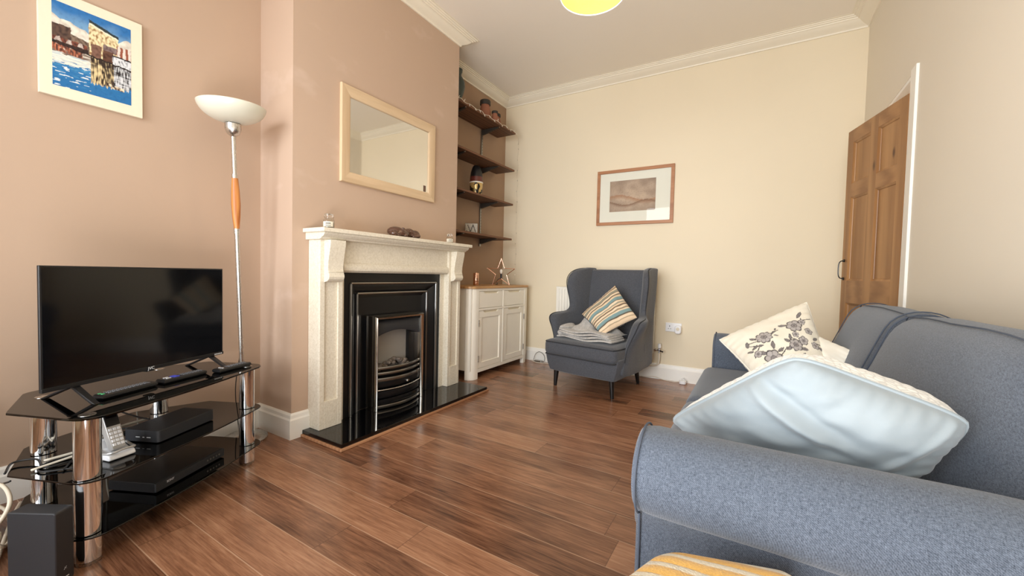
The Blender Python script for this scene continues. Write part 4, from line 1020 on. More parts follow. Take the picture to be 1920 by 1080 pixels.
# string lights: draped along the top shelf edge, then hanging down the back wall
sl = thing('string_lights', 'string of tiny lights draped over the top shelf edge and down the back wall', 'string lights', (-2.38, 3.5, SHZ[0]))
pts = []; random.seed(5)
for k in range(26):
    y = 2.92+(3.95-2.92)*k/25; pts.append((SX1+0.008+0.004*math.sin(k*2.3), y, SHZ[0]+0.008*math.sin(k*1.7)-0.004))
pts += [(SX1+0.01, 3.98, SHZ[0]-0.03), (-2.42, 4.08, SHZ[0]-0.05), (-2.47, YD-0.006, SHZ[0]-0.06)]
w = MB(); w.tube(pts, 0.0022, 6, smooth=4); w.build('wire', M['cable_w'], sl, smooth=180)
hang = [(-2.468+0.006*math.sin(k*1.9), YD-0.005, SHZ[0]-0.06-0.062*k) for k in range(28)]
w = MB(); w.tube(hang, 0.0010, 5, smooth=3); w.build('wire', M['cable_w'], sl, smooth=180)
for k in range(0, 25, 2):
    p = Vector(pts[k]); d = Vector((random.uniform(0.004, 0.012), random.uniform(-0.012, 0.012), random.choice((-1, -1, 1))*0.022))
    w = MB(); w.cyl(p, p+d*0.5, 0.0028, n=8); w.cyl(p+d*0.5, p+d, 0.0034, 0.002, n=8); w.build('bulb', M['cable_w'], sl)
for k in range(1, 28, 1):
    p = Vector(hang[k]); w = MB(); w.cyl(p, p+Vector((0.004*(-1)**k, -0.004, 0.012)), 0.0022, 0.0016, n=7); w.build('bulb', M['steel'] if k % 2 else M['cable_w'], sl)

# ================================================================== SIDEBOARD
sb = thing('sideboard', 'ivory sideboard with two drawers, two doors and an oak top in the alcove', 'sideboard', (-2.43, 3.52, 0))
BX0, BX1, BY0, BY1, BZ = XA+0.022, -2.215, 2.975, 4.055, 0.878
w = MB(); p = []
def arcp(cx, cy, r, d0, d1, n=8): return [(cx+r*math.cos(math.radians(d0+(d1-d0)*k/n)), cy+r*math.sin(math.radians(d0+(d1-d0)*k/n))) for k in range(n+1)]
e = 0.012
p = arcp(BX1+e-0.075, BY0-e+0.075, 0.075, -90, 0) + arcp(BX1+e-0.075, BY1+e-0.075, 0.075, 0, 90) + [(BX0, BY1+e), (BX0, BY0-e)]
w.prism(p, lambda a, b, h: (a, b, h), 0.855, BZ); w.build('top', M['oak'], sb, smooth=30, bevel=0.004)
w = MB()
w.box(BX0+0.004, BX1-0.02, BY0+0.012, BY1-0.012, 0.085, 0.8545)       # carcase
w.build('carcase', M['white'], sb, smooth=0)
for ya, s in ((BY0, 1), (BY1, -1)):
    q = []
    cy = ya + s*0.075; cx = BX1-0.075
    if s > 0: q = arcp(cx, cy, 0.075, -90, 0) + [(BX1, ya+0.105), (BX1-0.04, ya+0.105), (BX1-0.04, ya+0.06), (cx, ya+0.03)]
    else: q = [(cx, ya), ] and ([(BX1-0.04, ya-0.06), (BX1-0.04, ya-0.105), (BX1, ya-0.105)] + arcp(cx, cy, 0.075, 0, 90) + [(cx, ya-0.03)])
    w = MB(); w.prism(q, lambda a, b, h: (a, b, h), 0.0008, 0.8545); w.build('corner_post', M['white'], sb, smooth=25)
    w = MB(); w.box(BX0, BX0+0.05, min(ya, ya+s*0.05), max(ya, ya+s*0.05), 0.0008, 0.0845); w.build('back_foot', M['white'], sb, smooth=0)
ym = (BY0+BY1)/2; ya, yb = BY0+0.108, BY1-0.108; g2 = 0.004
xf = BX1-0.004
w = MB()
w.box(xf-0.02, xf+0.004, ya, yb, 0.832, 0.8545); w.box(xf-0.02, xf+0.004, ya, yb, 0.648, 0.668); w.box(xf-0.02, xf+0.004, ya, yb, 0.062, 0.094)
w.box(xf-0.02, xf+0.004, ym-0.012, ym+0.012, 0.668, 0.832); w.box(xf-0.02, xf+0.004, ym-0.010, ym+0.010, 0.094, 0.648)
w.build('face_frame', M['white'], sb, smooth=0)
def cut_front(nm, y0, y1, z0, z1, panel):
    """a front with the shallow scooped finger pull cut into its top edge"""
    yc = (y0+y1)/2; hw = (y1-y0)*0.26
    top = [(y1, z1), (yc+hw+0.03, z1), (yc+hw, z1-0.020), (yc-hw, z1-0.020), (yc-hw-0.03, z1), (y0, z1)]
    if not panel:
        w = MB(); w.prism([(y0, z0), (y1, z0)] + top, lambda a, b, h: (h, a, b), xf-0.016, xf); o = w.build(nm, M['white'], sb, smooth=0, bevel=0.0015)
    else:
        s = 0.052; w = MB()
        w.prism([(y0, z1-s-0.012), (y1, z1-s-0.012)] + top, lambda a, b, h: (h, a, b), xf-0.016, xf)
        for bb in ((y0, y0+s, z0, z1-s-0.012), (y1-s, y1, z0, z1-s-0.012), (y0+s, y1-s, z0, z0+s)): w.box(xf-0.016, xf, *bb)
        o = w.build(nm, M['white'], sb, smooth=0, bevel=0.0015)
        sub_of(o); w = MB(); w.box(xf-0.015, xf-0.009, y0+s-0.001, y1-s+0.001, z0+s-0.001, z1-s-0.011); w.build('panel', M['white'], o, smooth=0)
    sub_of(o); w = MB(); w.prism([(yc+hw+0.03, z1+0.001), (yc+hw, z1-0.020), (yc-hw, z1-0.020), (yc-hw-0.03, z1+0.001)], lambda a, b, h: (h, a, b), xf-0.0195, xf-0.013); w.build('finger_pull', M['mount'], o, smooth=0)
    return o
for y0, y1, s in ((ya+g2, ym-0.012-g2, 1), (ym+0.012+g2, yb-g2, -1)):
    cut_front('drawer', y0, y1, 0.672, 0.828, False)
    d = cut_front('door', y0, y1, 0.098, 0.644, True)
    for zz in (0.19, 0.53):
        w = MB(); yy = y0-0.004 if s > 0 else y1+0.004
        w.cyl((xf+0.005, yy, zz-0.03), (xf+0.005, yy, zz+0.03), 0.005, n=10); w.build('hinge', M['steel'], d)

# things on the sideboard
loc = (-2.44, 3.33, BZ+0.0008)
tl_ = thing('copper_tube', 'upright hammered copper tube candle holder on the sideboard', 'candle holder', loc)
w = MB(); w.lathe([(0.026, 0), (0.028, 0.004), (0.028, 0.12), (0.0262, 0.125), (0.0255, 0.12), (0.0255, 0.006), (0, 0.005)], loc, 28); w.build('tube', M['copper'], tl_, smooth=40)
w = MB()
for z in (0.02, 0.045, 0.07, 0.095): w.lathe([(0.0281, z), (0.0288, z+0.004), (0.0281, z+0.008)], loc, 28)
w.build('rings', M['copper'], tl_)
sc_ = Vector((-2.42, 3.772, BZ+0.0045)); sr = Vector((math.cos(.5427), math.sin(.5427), 0)); sf = Vector((-sr.y, sr.x, 0))
star = thing('star_lamp', 'copper wire star lamp with a small bare bulb on the sideboard', 'lamp', (sc_.x, sc_.y, BZ))
Rr = 0.158; cz = Rr*math.cos(math.radians(36))
def sp(k, off, sh=1.0):
    a = math.radians(90+36*k); rr = (Rr if k % 2 == 0 else Rr*0.40)*sh
    return sc_ + sr*(rr*math.cos(a)) + Vector((0,0,cz+rr*math.sin(a))) + sf*off
for nm, off in (('front_star', -0.028), ('rear_star', 0.028)):
    w = MB()
    P = [sp(k, off) for k in range(10)]
    for k in range(10): w.tube([P[k], P[(k+1) % 10]], 0.0035, 8)
    w.build(nm, M['copper'], star)
for k in (0, 2, 4, 6, 8):
    w = MB(); w.tube([sp(k, -0.028), sp(k, 0.028)], 0.0035, 8); w.build('spacer', M['copper'], star)
b0 = sc_ + Vector((0,0,cz-Rr*0.40+0.004))
w = MB(); w.cyl(b0, b0+Vector((0,0,0.05)), 0.010, n=16); w.tube([b0, b0-sr*0.03+Vector((0,0,-0.01)), b0-sr*0.045+Vector((0,0,-0.035)), sc_-sr*0.04+Vector((0,0,0.0)), sc_-sr*0.06+sf*0.03], 0.003, 6, smooth=5)
w.build('lamp_holder', M['black'], star)
w = MB(); w.lathe([(0.006, 0.05), (0.010, 0.056), (0.015, 0.07), (0.0165, 0.082), (0.013, 0.094), (0.006, 0.101), (0, 0.102)], b0, 20); w.build('bulb', M['bulb_off'], star, smooth=60)

# ------------------------------------------------------------------ radiator, socket, plug
ra = thing('radiator', 'white panel radiator on the back wall behind the armchair', 'radiator', (-1.36, YD, 0.25))
rx0, rx1, rz0, rz1, ry = -1.885, -0.835, 0.255, 0.875, YD-0.092
w = MB(); poly = []
n = int((rx1-rx0)/0.0333); st = (rx1-rx0-0.03)/n
xs = [(rx0, ry+0.012), (rx0+0.015, ry+0.010)]
for k in range(n):
    a = rx0+0.015+st*k; xs += [(a+st*0.18, ry+0.010), (a+st*0.34, ry), (a+st*0.66, ry), (a+st*0.82, ry+0.010)]
xs += [(rx1-0.015, ry+0.010), (rx1, ry+0.012)]
w.prism(xs + [(rx1, ry+0.022), (rx0, ry+0.022)], lambda a, b, h: (a, b, h), rz0+0.02, rz1-0.02)
w.box(rx0, rx1, ry+0.006, ry+0.022, rz0, rz0+0.02); w.box(rx0, rx1, ry+0.006, ry+0.022, rz1-0.02, rz1)
w.build('front_panel', M['rad'], ra, smooth=20)
w = MB(); w.box(rx0, rx1, ry+0.055, ry+0.075, rz0, rz1); w.build('rear_panel', M['rad'], ra, smooth=0, bevel=0.003)
w = MB()
for k in range(28): xx = rx0+0.03+(rx1-rx0-0.06)*k/27; w.box(xx-0.001, xx+0.001, ry+0.022, ry+0.055, rz0+0.03, rz1-0.02)
w.box(rx0, rx0+0.002, ry+0.01, ry+0.07, rz0+0.01, rz1-0.01); w.box(rx1-0.002, rx1, ry+0.01, ry+0.07, rz0+0.01, rz1-0.01); w.box(rx0, rx1, ry+0.02, ry+0.07, rz1-0.003, rz1)
w.build('fins', M['rad'], ra, smooth=0)
w = MB(); vx = rx1+0.012
w.cyl((rx1-0.005, ry+0.04, rz0+0.035), (rx1+0.05, ry+0.04, rz0+0.035), 0.009); w.cyl((rx1+0.01, ry+0.04, rz0+0.035), (rx1+0.03, ry+0.04, rz0+0.035), 0.014, n=6)
w.cyl((rx1+0.055, ry+0.04, rz0+0.012), (rx1+0.055, ry+0.04, rz0+0.06), 0.013); w.cyl((rx1+0.05, ry+0.04, rz0+0.035), (rx1+0.10, ry+0.02, rz0+0.025), 0.010)
vb = sub_of(w.build('valve', M['chrome'], ra))
w = MB(); w.cyl((rx1+0.055, ry+0.04, rz0+0.06), (rx1+0.055, ry+0.04, rz0+0.10), 0.017, 0.015, n=14); w.build('valve_cap', M['white_pl'], vb)
w = MB(); w.tube([(rx1+0.055, ry+0.04, rz0+0.012), (rx1+0.055, ry+0.04, rz0-0.06), (rx1+0.045, ry+0.042, rz0-0.10), (rx1, ry+0.05, rz0-0.125), (rx1-0.12, ry+0.058, rz0-0.13), (rx1-0.30, ry+0.06, rz0-0.13)], 0.0085, 10, smooth=6); w.build('pipe', M['cable_w'], ra, smooth=180)
sk = thing('wall_socket', 'white double wall socket low on the back wall beside the armchair', 'socket', (-0.665, YD, 0.52))
w = MB(); w.box(-0.738, -0.592, YD-0.010, YD-0.001, 0.478, 0.564); w.build('plate', M['white_pl'], sk, smooth=0, bevel=0.003)
w = MB()
for xx in (-0.70,): 
    w.box(xx-0.003, xx+0.003, YD-0.0108, YD-0.0102, 0.525, 0.537); w.box(xx-0.014, xx-0.007, YD-0.0108, YD-0.0102, 0.503, 0.508); w.box(xx+0.007, xx+0.014, YD-0.0108, YD-0.0102, 0.503, 0.508)
w.build('pin_holes', M['black_soft'], sk, smooth=0)
w = MB(); w.box(-0.676, -0.664, YD-0.016, YD-0.0102, 0.538, 0.556); w.build('switch', M['white_pl'], sk, smooth=0, bevel=0.001)
pa = thing('plug_adapter', 'white rounded plug pushed into the right half of the wall socket', 'plug', (-0.618, YD-0.01, 0.50))
w = MB(); w.prism(rrect(-0.648, -0.590, 0.465, 0.545, 0.022), lambda a, b, h: (a, h, b), YD-0.055, YD-0.0105); w.build('body', M['white_pl'], pa, smooth=30, bevel=0.006)
w = MB(); w.lathe([(0.0, 0), (0.016, 0), (0.016, 0.004), (0.010, 0.005), (0, 0.003)], (-0.619, YD-0.0553, 0.512), 16, A=Matrix(((1,0,0),(0,0,-1),(0,1,0)))); w.build('dial', M['mount'], pa)
pl = thing('loose_plug', 'white three-pin plug lying on the floor by the back skirting board', 'plug', (-0.552, 4.085, 0))
w = MB(); w.prism(rrect(-0.583, -0.523, 4.055, 4.115, 0.018), lambda a, b, h: (a, b, h), 0.0008, 0.032); w.build('body', M['white_pl'], pl, smooth=30, bevel=0.005)
w = MB()
for dx, dy, l in ((-0.012, -0.008, 0.02), (0.012, -0.008, 0.02), (0, 0.014, 0.025)): w.box(-0.553+dx-0.003, -0.553+dx+0.003, 4.085+dy-0.002, 4.085+dy+0.002, 0.0325, 0.0325+l)
w.build('pins', M['pewter'], pl, smooth=0)
cable('pale flex trailing along the skirting board to the loose plug', [(-0.585, 4.095, 0.014), (-0.66, 4.10, 0.004), (-0.74, 4.125, 0.004), (-0.82, 4.13, 0.02), (-0.90, 4.125, 0.012), (-1.02, 4.12, 0.004), (-1.2, 4.10, 0.004)], 0.003)
cable('pale flex on the floor between the sideboard and the armchair', [(-2.19, 4.10, 0.012), (-2.10, 4.06, 0.004), (-1.98, 4.08, 0.004), (-1.85, 4.05, 0.004), (-1.7, 4.07, 0.004), (-1.55, 4.10, 0.004)], 0.004)
cable('thin grey flex curled up against the skirting by the sideboard', [(-2.16, 4.10, 0.02), (-2.14, 4.115, 0.09), (-2.09, 4.12, 0.115), (-2.03, 4.11, 0.08), (-2.02, 4.09, 0.02), (-2.07, 4.08, 0.004), (-2.13, 4.09, 0.02)], 0.0025, 'cable_b')
w = MB(); w.box(-2.14, -2.05, 4.075, 4.115, 0.0008, 0.022); tag(w.build('flex_adapter', M['pewter'], smooth=0, bevel=0.004), 'small grey adapter block on the floor right of the sideboard', 'adapter')

# ------------------------------------------------------------------ pendant shade
PCX, PCY, PZ_ = -0.735, 1.915, 2.375
pe = thing('pendant_lamp', 'bright yellow drum pendant shade hanging from the ceiling', 'ceiling lamp', (PCX, PCY, ZC))
rs = 0.158
w = MB(); w.lathe([(rs, 0), (rs, 0.24), (rs-0.002, 0.24), (rs-0.002, 0), (rs, 0)], (PCX, PCY, PZ_), 56); 
w = MB()
def rg(r, z): return [(PCX+r*math.cos(2*PI*k/56), PCY+r*math.sin(2*PI*k/56), PZ_+z) for k in range(56)]
w.loft([rg(rs, 0), rg(rs, 0.24)], cap=False); w.build('shade', M['shade'], pe, fix=False)
w = MB(); 
for zz in (0.0, 0.24):
    w = MB(); w.tube(rg(rs, zz), 0.003, 6, closed=True)
    if zz:
        for k in range(3): a = 2*PI*k/3; w.tube([(PCX, PCY, PZ_+0.2), (PCX+rs*math.cos(a), PCY+rs*math.sin(a), PZ_+0.24)], 0.0018, 6)
    w.build('shade_ring', M['white_pl'], pe)
w = MB(); w.cyl((PCX, PCY, PZ_+0.25), (PCX, PCY, ZC-0.03), 0.003); w.cyl((PCX, PCY, PZ_+0.16), (PCX, PCY, PZ_+0.25), 0.018); w.build('flex', M['white_pl'], pe)
w = MB(); w.lathe([(0, 0), (0.05, 0), (0.045, -0.02), (0.01, -0.032), (0, -0.032)], (PCX, PCY, ZC-0.0005), 28); w.build('ceiling_rose', M['white_pl'], pe)
w = MB(); w.ball((PCX, PCY, PZ_+0.12), 0.03, 0.03, 0.038); w.build('bulb', M['bulb'], pe)
# ================================================================== ARMCHAIR
CA = math.radians(-10)
CM = Matrix.Translation((-1.190, 3.60, 0)) @ Matrix.Rotation(CA, 4, 'Z') @ Matrix.Translation((0, -0.40, 0))     # a right, b back from the front edge, z up
ac = thing('armchair', 'charcoal grey wing armchair on dark tapered legs in front of the radiator', 'armchair', (-1.205, 3.60, 0))
w = MB(CM); rings = []
for z, hx_, b0, b1 in ((0.148, 0.300, 0.045, 0.75), (0.155, 0.312, 0.03, 0.76), (0.22, 0.335, 0.018, 0.77), (0.30, 0.350, 0.012, 0.775), (0.33, 0.35, 0.02, 0.77)):
    ring_ = []
    for k in range(9): t = -1+k/4; ring_.append((hx_*t, b0-0.022*(1-t*t), z))
    ring_ += [(hx_+0.012, b0+0.02, z), (hx_-0.03, b1-0.02, z), (hx_-0.05, b1, z), (-hx_+0.05, b1, z), (-hx_+0.03, b1-0.02, z), (-hx_-0.012, b0+0.02, z)]
    rings.append(ring_)
w.loft(rings); w.build('base', M['chair'], ac, smooth=50)
def pillow_box(mb, a0, a1, b0, b1, z0, z1, r, crown=0.0, n=14):
    """soft-edged upholstered block"""
    def fn(s):
        vs = []
        return vs
    ca, cb, cz = (a0+a1)/2, (b0+b1)/2, (z0+z1)/2; ha, hb, hz = (a1-a0)/2, (b1-b0)/2, (z1-z0)/2
    def pt(a, b, z):           # point on the unit cube -> rounded box
        q = Vector((a*ha, b*hb, z*hz)); core = Vector((max(-ha+r, min(ha-r, q.x)), max(-hb+r, min(hb-r, q.y)), max(-hz+min(r, hz*0.98), min(hz-min(r, hz*0.98), q.z))))
        d = q-core
        if d.length > 1e-7:
            d.normalize(); q = core + Vector((d.x*r, d.y*r, d.z*min(r, hz*0.98)))
        q.z += crown*(1-a*a)*(1-b*b)*(1 if z > 0 else -0.2)
        return (ca+q.x, cb+q.y, cz+q.z)
    def warp(t): return math.copysign(abs(t)**0.6, t)
    L = [warp(-1+2*i/(n-1)) for i in range(n)]
    for f in (lambda u, v: pt(u, v, 1), lambda u, v: pt(u, v, -1), lambda u, v: pt(1, u, v), lambda u, v: pt(-1, u, v), lambda u, v: pt(u, 1, v), lambda u, v: pt(u, -1, v)):
        mb.grid(lambda s, t: f(L[round(s*(n-1))], L[round(t*(n-1))]), n, n)
w = MB(CM); pillow_box(w, -0.352, 0.352, -0.028, 0.60, 0.292, 0.428, 0.045, 0.016)
w.build('seat_cushion', M['chair'], ac, smooth=180, merge=0.0008)
w = MB(CM)
for zz in (0.302, 0.412):
    P = [(-0.345, 0.30, zz)] + [(-0.345, 0.05, zz), (-0.330, -0.012, zz), (-0.29, -0.028+0.0, zz), (0, -0.030, zz), (0.29, -0.028, zz), (0.330, -0.012, zz), (0.345, 0.05, zz)] + [(0.345, 0.30, zz)]
    w.tube(P, 0.0045, 6, smooth=4)
w.build('piping', M['chair_pipe'], ac)
w = MB(CM)
def backpt(u, v, th):
    z = 0.36 + 0.69*v; a = (-1+2*u); hw = 0.285 + 0.012*v
    b = 0.545 + 0.135*v**0.9 + (0.16-0.05*v if th else 0) + (0.010*a*a if not th else 0) - (0.02*math.sin(PI*v)*(1-a*a) if not th else 0)
    return (a*hw, b, z)
nu, nv = 16, 18
rings = []
for j in range(nv):
    v = j/(nv-1); rings.append([backpt(i/(nu-1), v, 0) for i in range(nu)] + [backpt(1-i/(nu-1), v, 1) for i in range(nu)])
def shift(r, dz, k):
    c = sum((Vector(p) for p in r), Vector((0,0,0)))/len(r); return [tuple(Vector((c.x+(p[0]-c.x)*(1-(1-k)*0.1), c.y+(p[1]-c.y)*k, p[2]+dz))) for p in r]
rings += [shift(rings[-1], 0.012, 0.85), shift(rings[-1], 0.018, 0.45)]
w.loft(rings); w.build('back', M['chair'], ac, smooth=60)
rows = [(0.17,0.06,0.775),(0.23,0.075,0.782),(0.30,0.115,0.785),(0.40,0.15,0.785),(0.50,0.165,0.782),(0.57,0.165,0.778),(0.605,0.175,0.772),(0.628,0.205,0.77),(0.640,0.26,0.77),
        (0.645,0.33,0.77),(0.655,0.40,0.77),(0.69,0.432,0.772),(0.74,0.437,0.775),(0.80,0.430,0.778),(0.87,0.418,0.783),(0.93,0.412,0.788),(0.985,0.42,0.79),(1.03,0.45,0.79),(1.058,0.50,0.79),(1.072,0.56,0.788),(1.078,0.63,0.785)]
def sstep(x): x = max(0, min(1, x)); return x*x*(3-2*x)
def sideX(b, z):
    arm = 0.088*sstep((z-0.33)/0.30)**1.3*(1-0.85*sstep((b-0.26)/0.3))
    wing = 0.020*sstep((z-0.62)/0.35)*(1-0.5*sstep((b-0.5)/0.25))
    return 0.337 - 0.040*sstep((b-0.28)/0.42) + arm + (wing if z > 0.6 else 0) + 0.012*sstep((0.5-z)/0.3)
for s in (-1, 1):
    w = MB(CM); rings = []
    m = 12
    for z, bf, bb in rows:
        out, inn = [], []
        for i in range(m):
            t = i/(m-1); b = bf+(bb-bf)*t
            th = 0.062 + 0.050*sstep((z-0.42)/0.16)*(1-sstep((b-0.24)/0.25))
            k = math.sin(PI*min(1, max(0, (t*(bb-bf))/0.03))/2) if t*(bb-bf) < 0.03 else 1.0
            x = sideX(b, z); bul = 0.010*math.sin(PI*t)
            out.append((s*(x + th*0.5*(0.62+0.38*k)), b, z)); inn.append((s*(x - th*0.5*(0.62+0.38*k) - bul*0.3), b, z))
        rings.append(out + inn[::-1])
    top = rings[-1]; c = [sum(p[i] for p in top)/len(top) for i in range(3)]
    rings.append([(c[0]+(p[0]-c[0])*0.5, c[1]+(p[1]-c[1])*0.93, p[2]+0.010) for p in top])
    w.loft(rings); o = w.build('arm_and_wing', M['chair'], ac, smooth=75, sub=1)
    w = MB(CM); P = []
    for z, bf, bb in rows[2:]: P.append((s*(sideX(bf, z)+0.016), bf+0.004, z))
    w.tube(P, 0.0042, 6, smooth=3); w.build('piping', M['chair_pipe'], ac)
    for bq, lean in ((0.075, 0.0), (0.66, 0.03)):
        w = MB(CM); lx_ = 0.272 if bq < 0.3 else 0.222
        w.cyl((s*lx_, bq, 0.150), (s*(lx_+0.011), bq+lean, 0.0006), 0.024, 0.0145, n=18); w.build('leg', M['black_wood'], ac)

# folded grey throw lying on the armchair seat
tc = CM
def wob(p, amp, sc, seed): return amp*mnoise.noise(Vector((p[0]*sc, p[1]*sc, p[2]*sc+seed)))
w = MB(tc)
for L in range(4):
    z0 = 0.446+0.019*L; n_ = 26
    ax0, ax1 = -0.285+0.006*L, 0.27-0.012*L; by0, by1 = 0.055+0.012*(L % 2)+0.004*L, 0.33
    rings = []
    for i in range(n_):
        t = i/(n_-1); a = ax0+(ax1-ax0)*t; fy = 0.018*math.sin(t*7+L*1.3)+0.012*math.sin(t*17+L)
        dz = 0.014*math.sin(t*9+L*0.6)+0.03*max(0, 0.25-t)*L*0.5
        th = 0.0095
        r = []
        for k in range(12):
            an = 2*PI*k/12; r.append((a, by0+fy*0.6+0.010-0.010*math.cos(an) if math.cos(an) > 0 else by1+0.0, z0+dz*0.6+0.006+th*math.sin(an)))
        rings.append(r)
    w.loft(rings)
# rolled end and the crumpled heap behind
for (c, ra, rb, ln, ang) in (((-0.262, 0.20, 0.482), 0.040, 0.043, 0.125, 0.15), ((-0.245, 0.19, 0.535), 0.032, 0.026, 0.11, 0.3)):
    rings = []
    for i in range(16):
        t = i/15; k = math.sin(PI*min(0.98, max(0.02, t)))**0.35; b = c[1]-ln+2*ln*t
        rings.append([(c[0]+0.02*math.sin(3*t)+ra*k*(1+0.18*math.sin(3*q+i*0.2))*math.cos(q), b, max(0.4415, c[2]+rb*k*(1+0.18*math.cos(2*q+i*0.3))*math.sin(q))) for q in [2*PI*h/20 for h in range(20)]])
    w.loft(rings)
def heap(u, v):
    a = -0.26+0.50*u; b = 0.16+0.26*v; e = (4*u*(1-u))**0.4*(4*v*(1-v))**0.4
    h = 0.13*math.exp(-((a+0.12)/0.08)**2-((b-0.30)/0.12)**2)+0.03+0.03*math.sin(a*26+b*9)+0.05*mnoise.noise(Vector((a*11, b*11, 2)))
    return (a, b, 0.49+max(0.0, h)*e)
w.grid(heap, 44, 30)
o = w.build('folded_throw', M['knit'], smooth=180)
s_ = o.modifiers.new('sub', 'SUBSURF'); s_.levels = 1; s_.render_levels = 1
tag(o, 'soft grey throw folded in layers on the armchair seat', 'throw')

# ================================================================== CUSHIONS
def cushion(name, label, corners, th, mats, cat='cushion', n=60, col=None, pull=0.05, wr=0.010, seed=0, piping=None, exp=0.5, asym=1.0, group=None, backm=0, folds=None, crn=0.02):
    c00, c10, c11, c01 = [Vector(c) for c in corners]
    ctr = (c00+c10+c11+c01)/4; nrm = (c10-c00).cross(c01-c00).normalized()
    t = thing(name, label, cat, tuple(ctr), group)
    def base(u, v):
        a, b = 2*u-1, 2*v-1
        kk = 1-crn*(a*a*b*b)**3; a2, b2 = a*(1-pull*(1-b*b))*kk, b*(1-pull*(1-a*a))*kk; u2, v2 = (a2+1)/2, (b2+1)/2
        return c00*(1-u2)*(1-v2)+c10*u2*(1-v2)+c11*u2*v2+c01*(1-u2)*v2
    def h(u, v, sd):
        a, b = 2*u-1, 2*v-1
        e = max(0.0, (1-a*a)*(1-b*b))**exp
        nn = mnoise.noise(Vector((u*3.1+seed, v*3.1, sd*5)))*wr*1.6 + mnoise.noise(Vector((u*8+seed, v*8, sd*3)))*wr*0.7
        edge = (1-max(abs(a), abs(b)))
        puck = 0.004*math.sin((u if abs(b) > abs(a) else v)*70+seed)*math.exp(-edge*9)*(1 if edge > 0.005 else 0)
        f = folds(u, v) if (folds and sd > 0) else 0
        return th*0.5*e + (nn*e**0.5 if e > 0 else 0) + puck*e**0.3 + f*e**0.5
    vs, fs, mi, cols = [], [], [], []
    idx = {}
    def vid(i, j, sd):
        bd = i in (0, n-1) or j in (0, n-1)
        key = (i, j, 0 if bd else sd)
        if key not in idx:
            u, v = i/(n-1), j/(n-1)
            u = 0.5-0.5*math.cos(PI*u)*(0.35)-0.5*(1-2*u)*0.65*1 if True else u
            p = base(u, v)
            if not bd: p = p + nrm*(sd*h(u, v, sd)*(asym if sd < 0 else 1))
            idx[key] = len(vs); vs.append(p); cols.append((col(u, v) if (col and sd > 0) else (c3(240, 236, 224) if col else (1,1,1))) + (1.0,))
        return idx[key]
    for sd in (1, -1):
        for j in range(n-1):
            for i in range(n-1):
                q = (vid(i, j, sd), vid(i+1, j, sd), vid(i+1, j+1, sd), vid(i, j+1, sd))
                fs.append(q if sd > 0 else q[::-1]); mi.append(0 if sd > 0 else backm)
    w = MB(); w.v = [tuple(p) for p in vs]; w.f = fs; w.mi = mi
    if col: w.c = cols
    w.build('cover', mats, t, smooth=180, fix=False)
    if piping:
        P = [base(i/24, 0) for i in range(25)] + [base(1, i/24) for i in range(1, 25)] + [base(1-i/24, 1) for i in range(1, 25)] + [base(0, 1-i/24) for i in range(1, 24)]
        w = MB(); w.tube(P, piping[1], 7, closed=True); w.build('piping', piping[0], t)
    return t
# striped cushion on the armchair (c00 left corner, c10 top, c11 right, c01 bottom) : stripes run left corner -> top corner
def stripes(u, v):
    pal = [(0.05,(226,196,160)),(0.09,(150,132,108)),(0.13,(232,206,172)),(0.19,(150,146,128)),(0.21,(110,92,76)),(0.27,(234,212,182)),(0.30,(110,92,76)),(0.34,(232,206,172)),
           (0.43,(126,156,158)),(0.455,(96,84,72)),(0.50,(236,214,184)),(0.54,(150,146,128)),(0.57,(232,206,172)),(0.60,(110,92,76)),(0.66,(236,214,184)),(0.69,(150,132,108)),(0.72,(236,214,184)),
           (0.81,(126,156,158)),(0.835,(96,84,72)),(0.90,(236,214,184)),(0.93,(150,132,108)),(1.01,(230,204,172))]
    for p, c in pal:
        if v < p: return c3(*c)
    return c3(230, 204, 172)
cushion('striped_cushion', 'square cream, teal and brown striped cushion on the armchair', [(-1.105, 3.33, 0.492), (-0.84, 3.47, 0.655), (-1.090, 3.62, 0.925), (-1.345, 3.46, 0.650)], 0.12, [M['cloth']], col=lambda u, v: stripes(u, 1-v), seed=2, piping=(M['chair_pipe'], 0.0028))

# flower print
def seg(u, v, x0, y0, x1, y1):
    L2 = (x1-x0)**2+(y1-y0)**2; t = max(0, min(1, ((u-x0)*(x1-x0)+(v-y0)*(y1-y0))/L2)); return math.hypot(u-x0-t*(x1-x0), v-y0-t*(y1-y0))
DK, MD, LT = c3(82, 78, 78), c3(142, 136, 136), c3(182, 176, 174)
FL = [(0.33,0.60,0.105,9),(0.72,0.62,0.10,6),(0.28,0.28,0.12,7),(0.62,0.36,0.085,6),(0.86,0.52,0.05,5),(0.68,0.49,0.042,5),(0.83,0.66,0.045,5),(0.74,0.40,0.06,5),(0.86,0.33,0.05,5),(0.15,0.42,0.05,4),(0.50,0.20,0.06,5),(0.80,0.16,0.06,5)]
LV = [(0.60,0.68,2.6,.055),(0.84,0.78,0.9,.06),(0.13,0.62,1.2,.05),(0.17,0.52,0.3,.045),(0.22,0.66,2.2,.045),(0.10,0.50,2.4,.04),(0.23,0.50,-.5,.04),(0.36,0.44,1.2,.06),(0.20,0.40,2.4,.06),(0.42,0.36,.3,.05),(0.14,0.26,2.8,.05),(0.55,0.43,2.4,.05),(0.60,0.47,1.3,.045),(0.52,0.34,3.0,.05),(0.70,0.30,-.4,.05),(0.90,0.42,.6,.045),(0.92,0.30,-.3,.045),(0.46,0.62,.4,.03),(0.50,0.66,1.2,.028),(0.46,0.55,-.6,.03),(0.40,0.17,2.9,.045),(0.65,0.22,.7,.05),(0.18,0.14,-2.4,.05)]
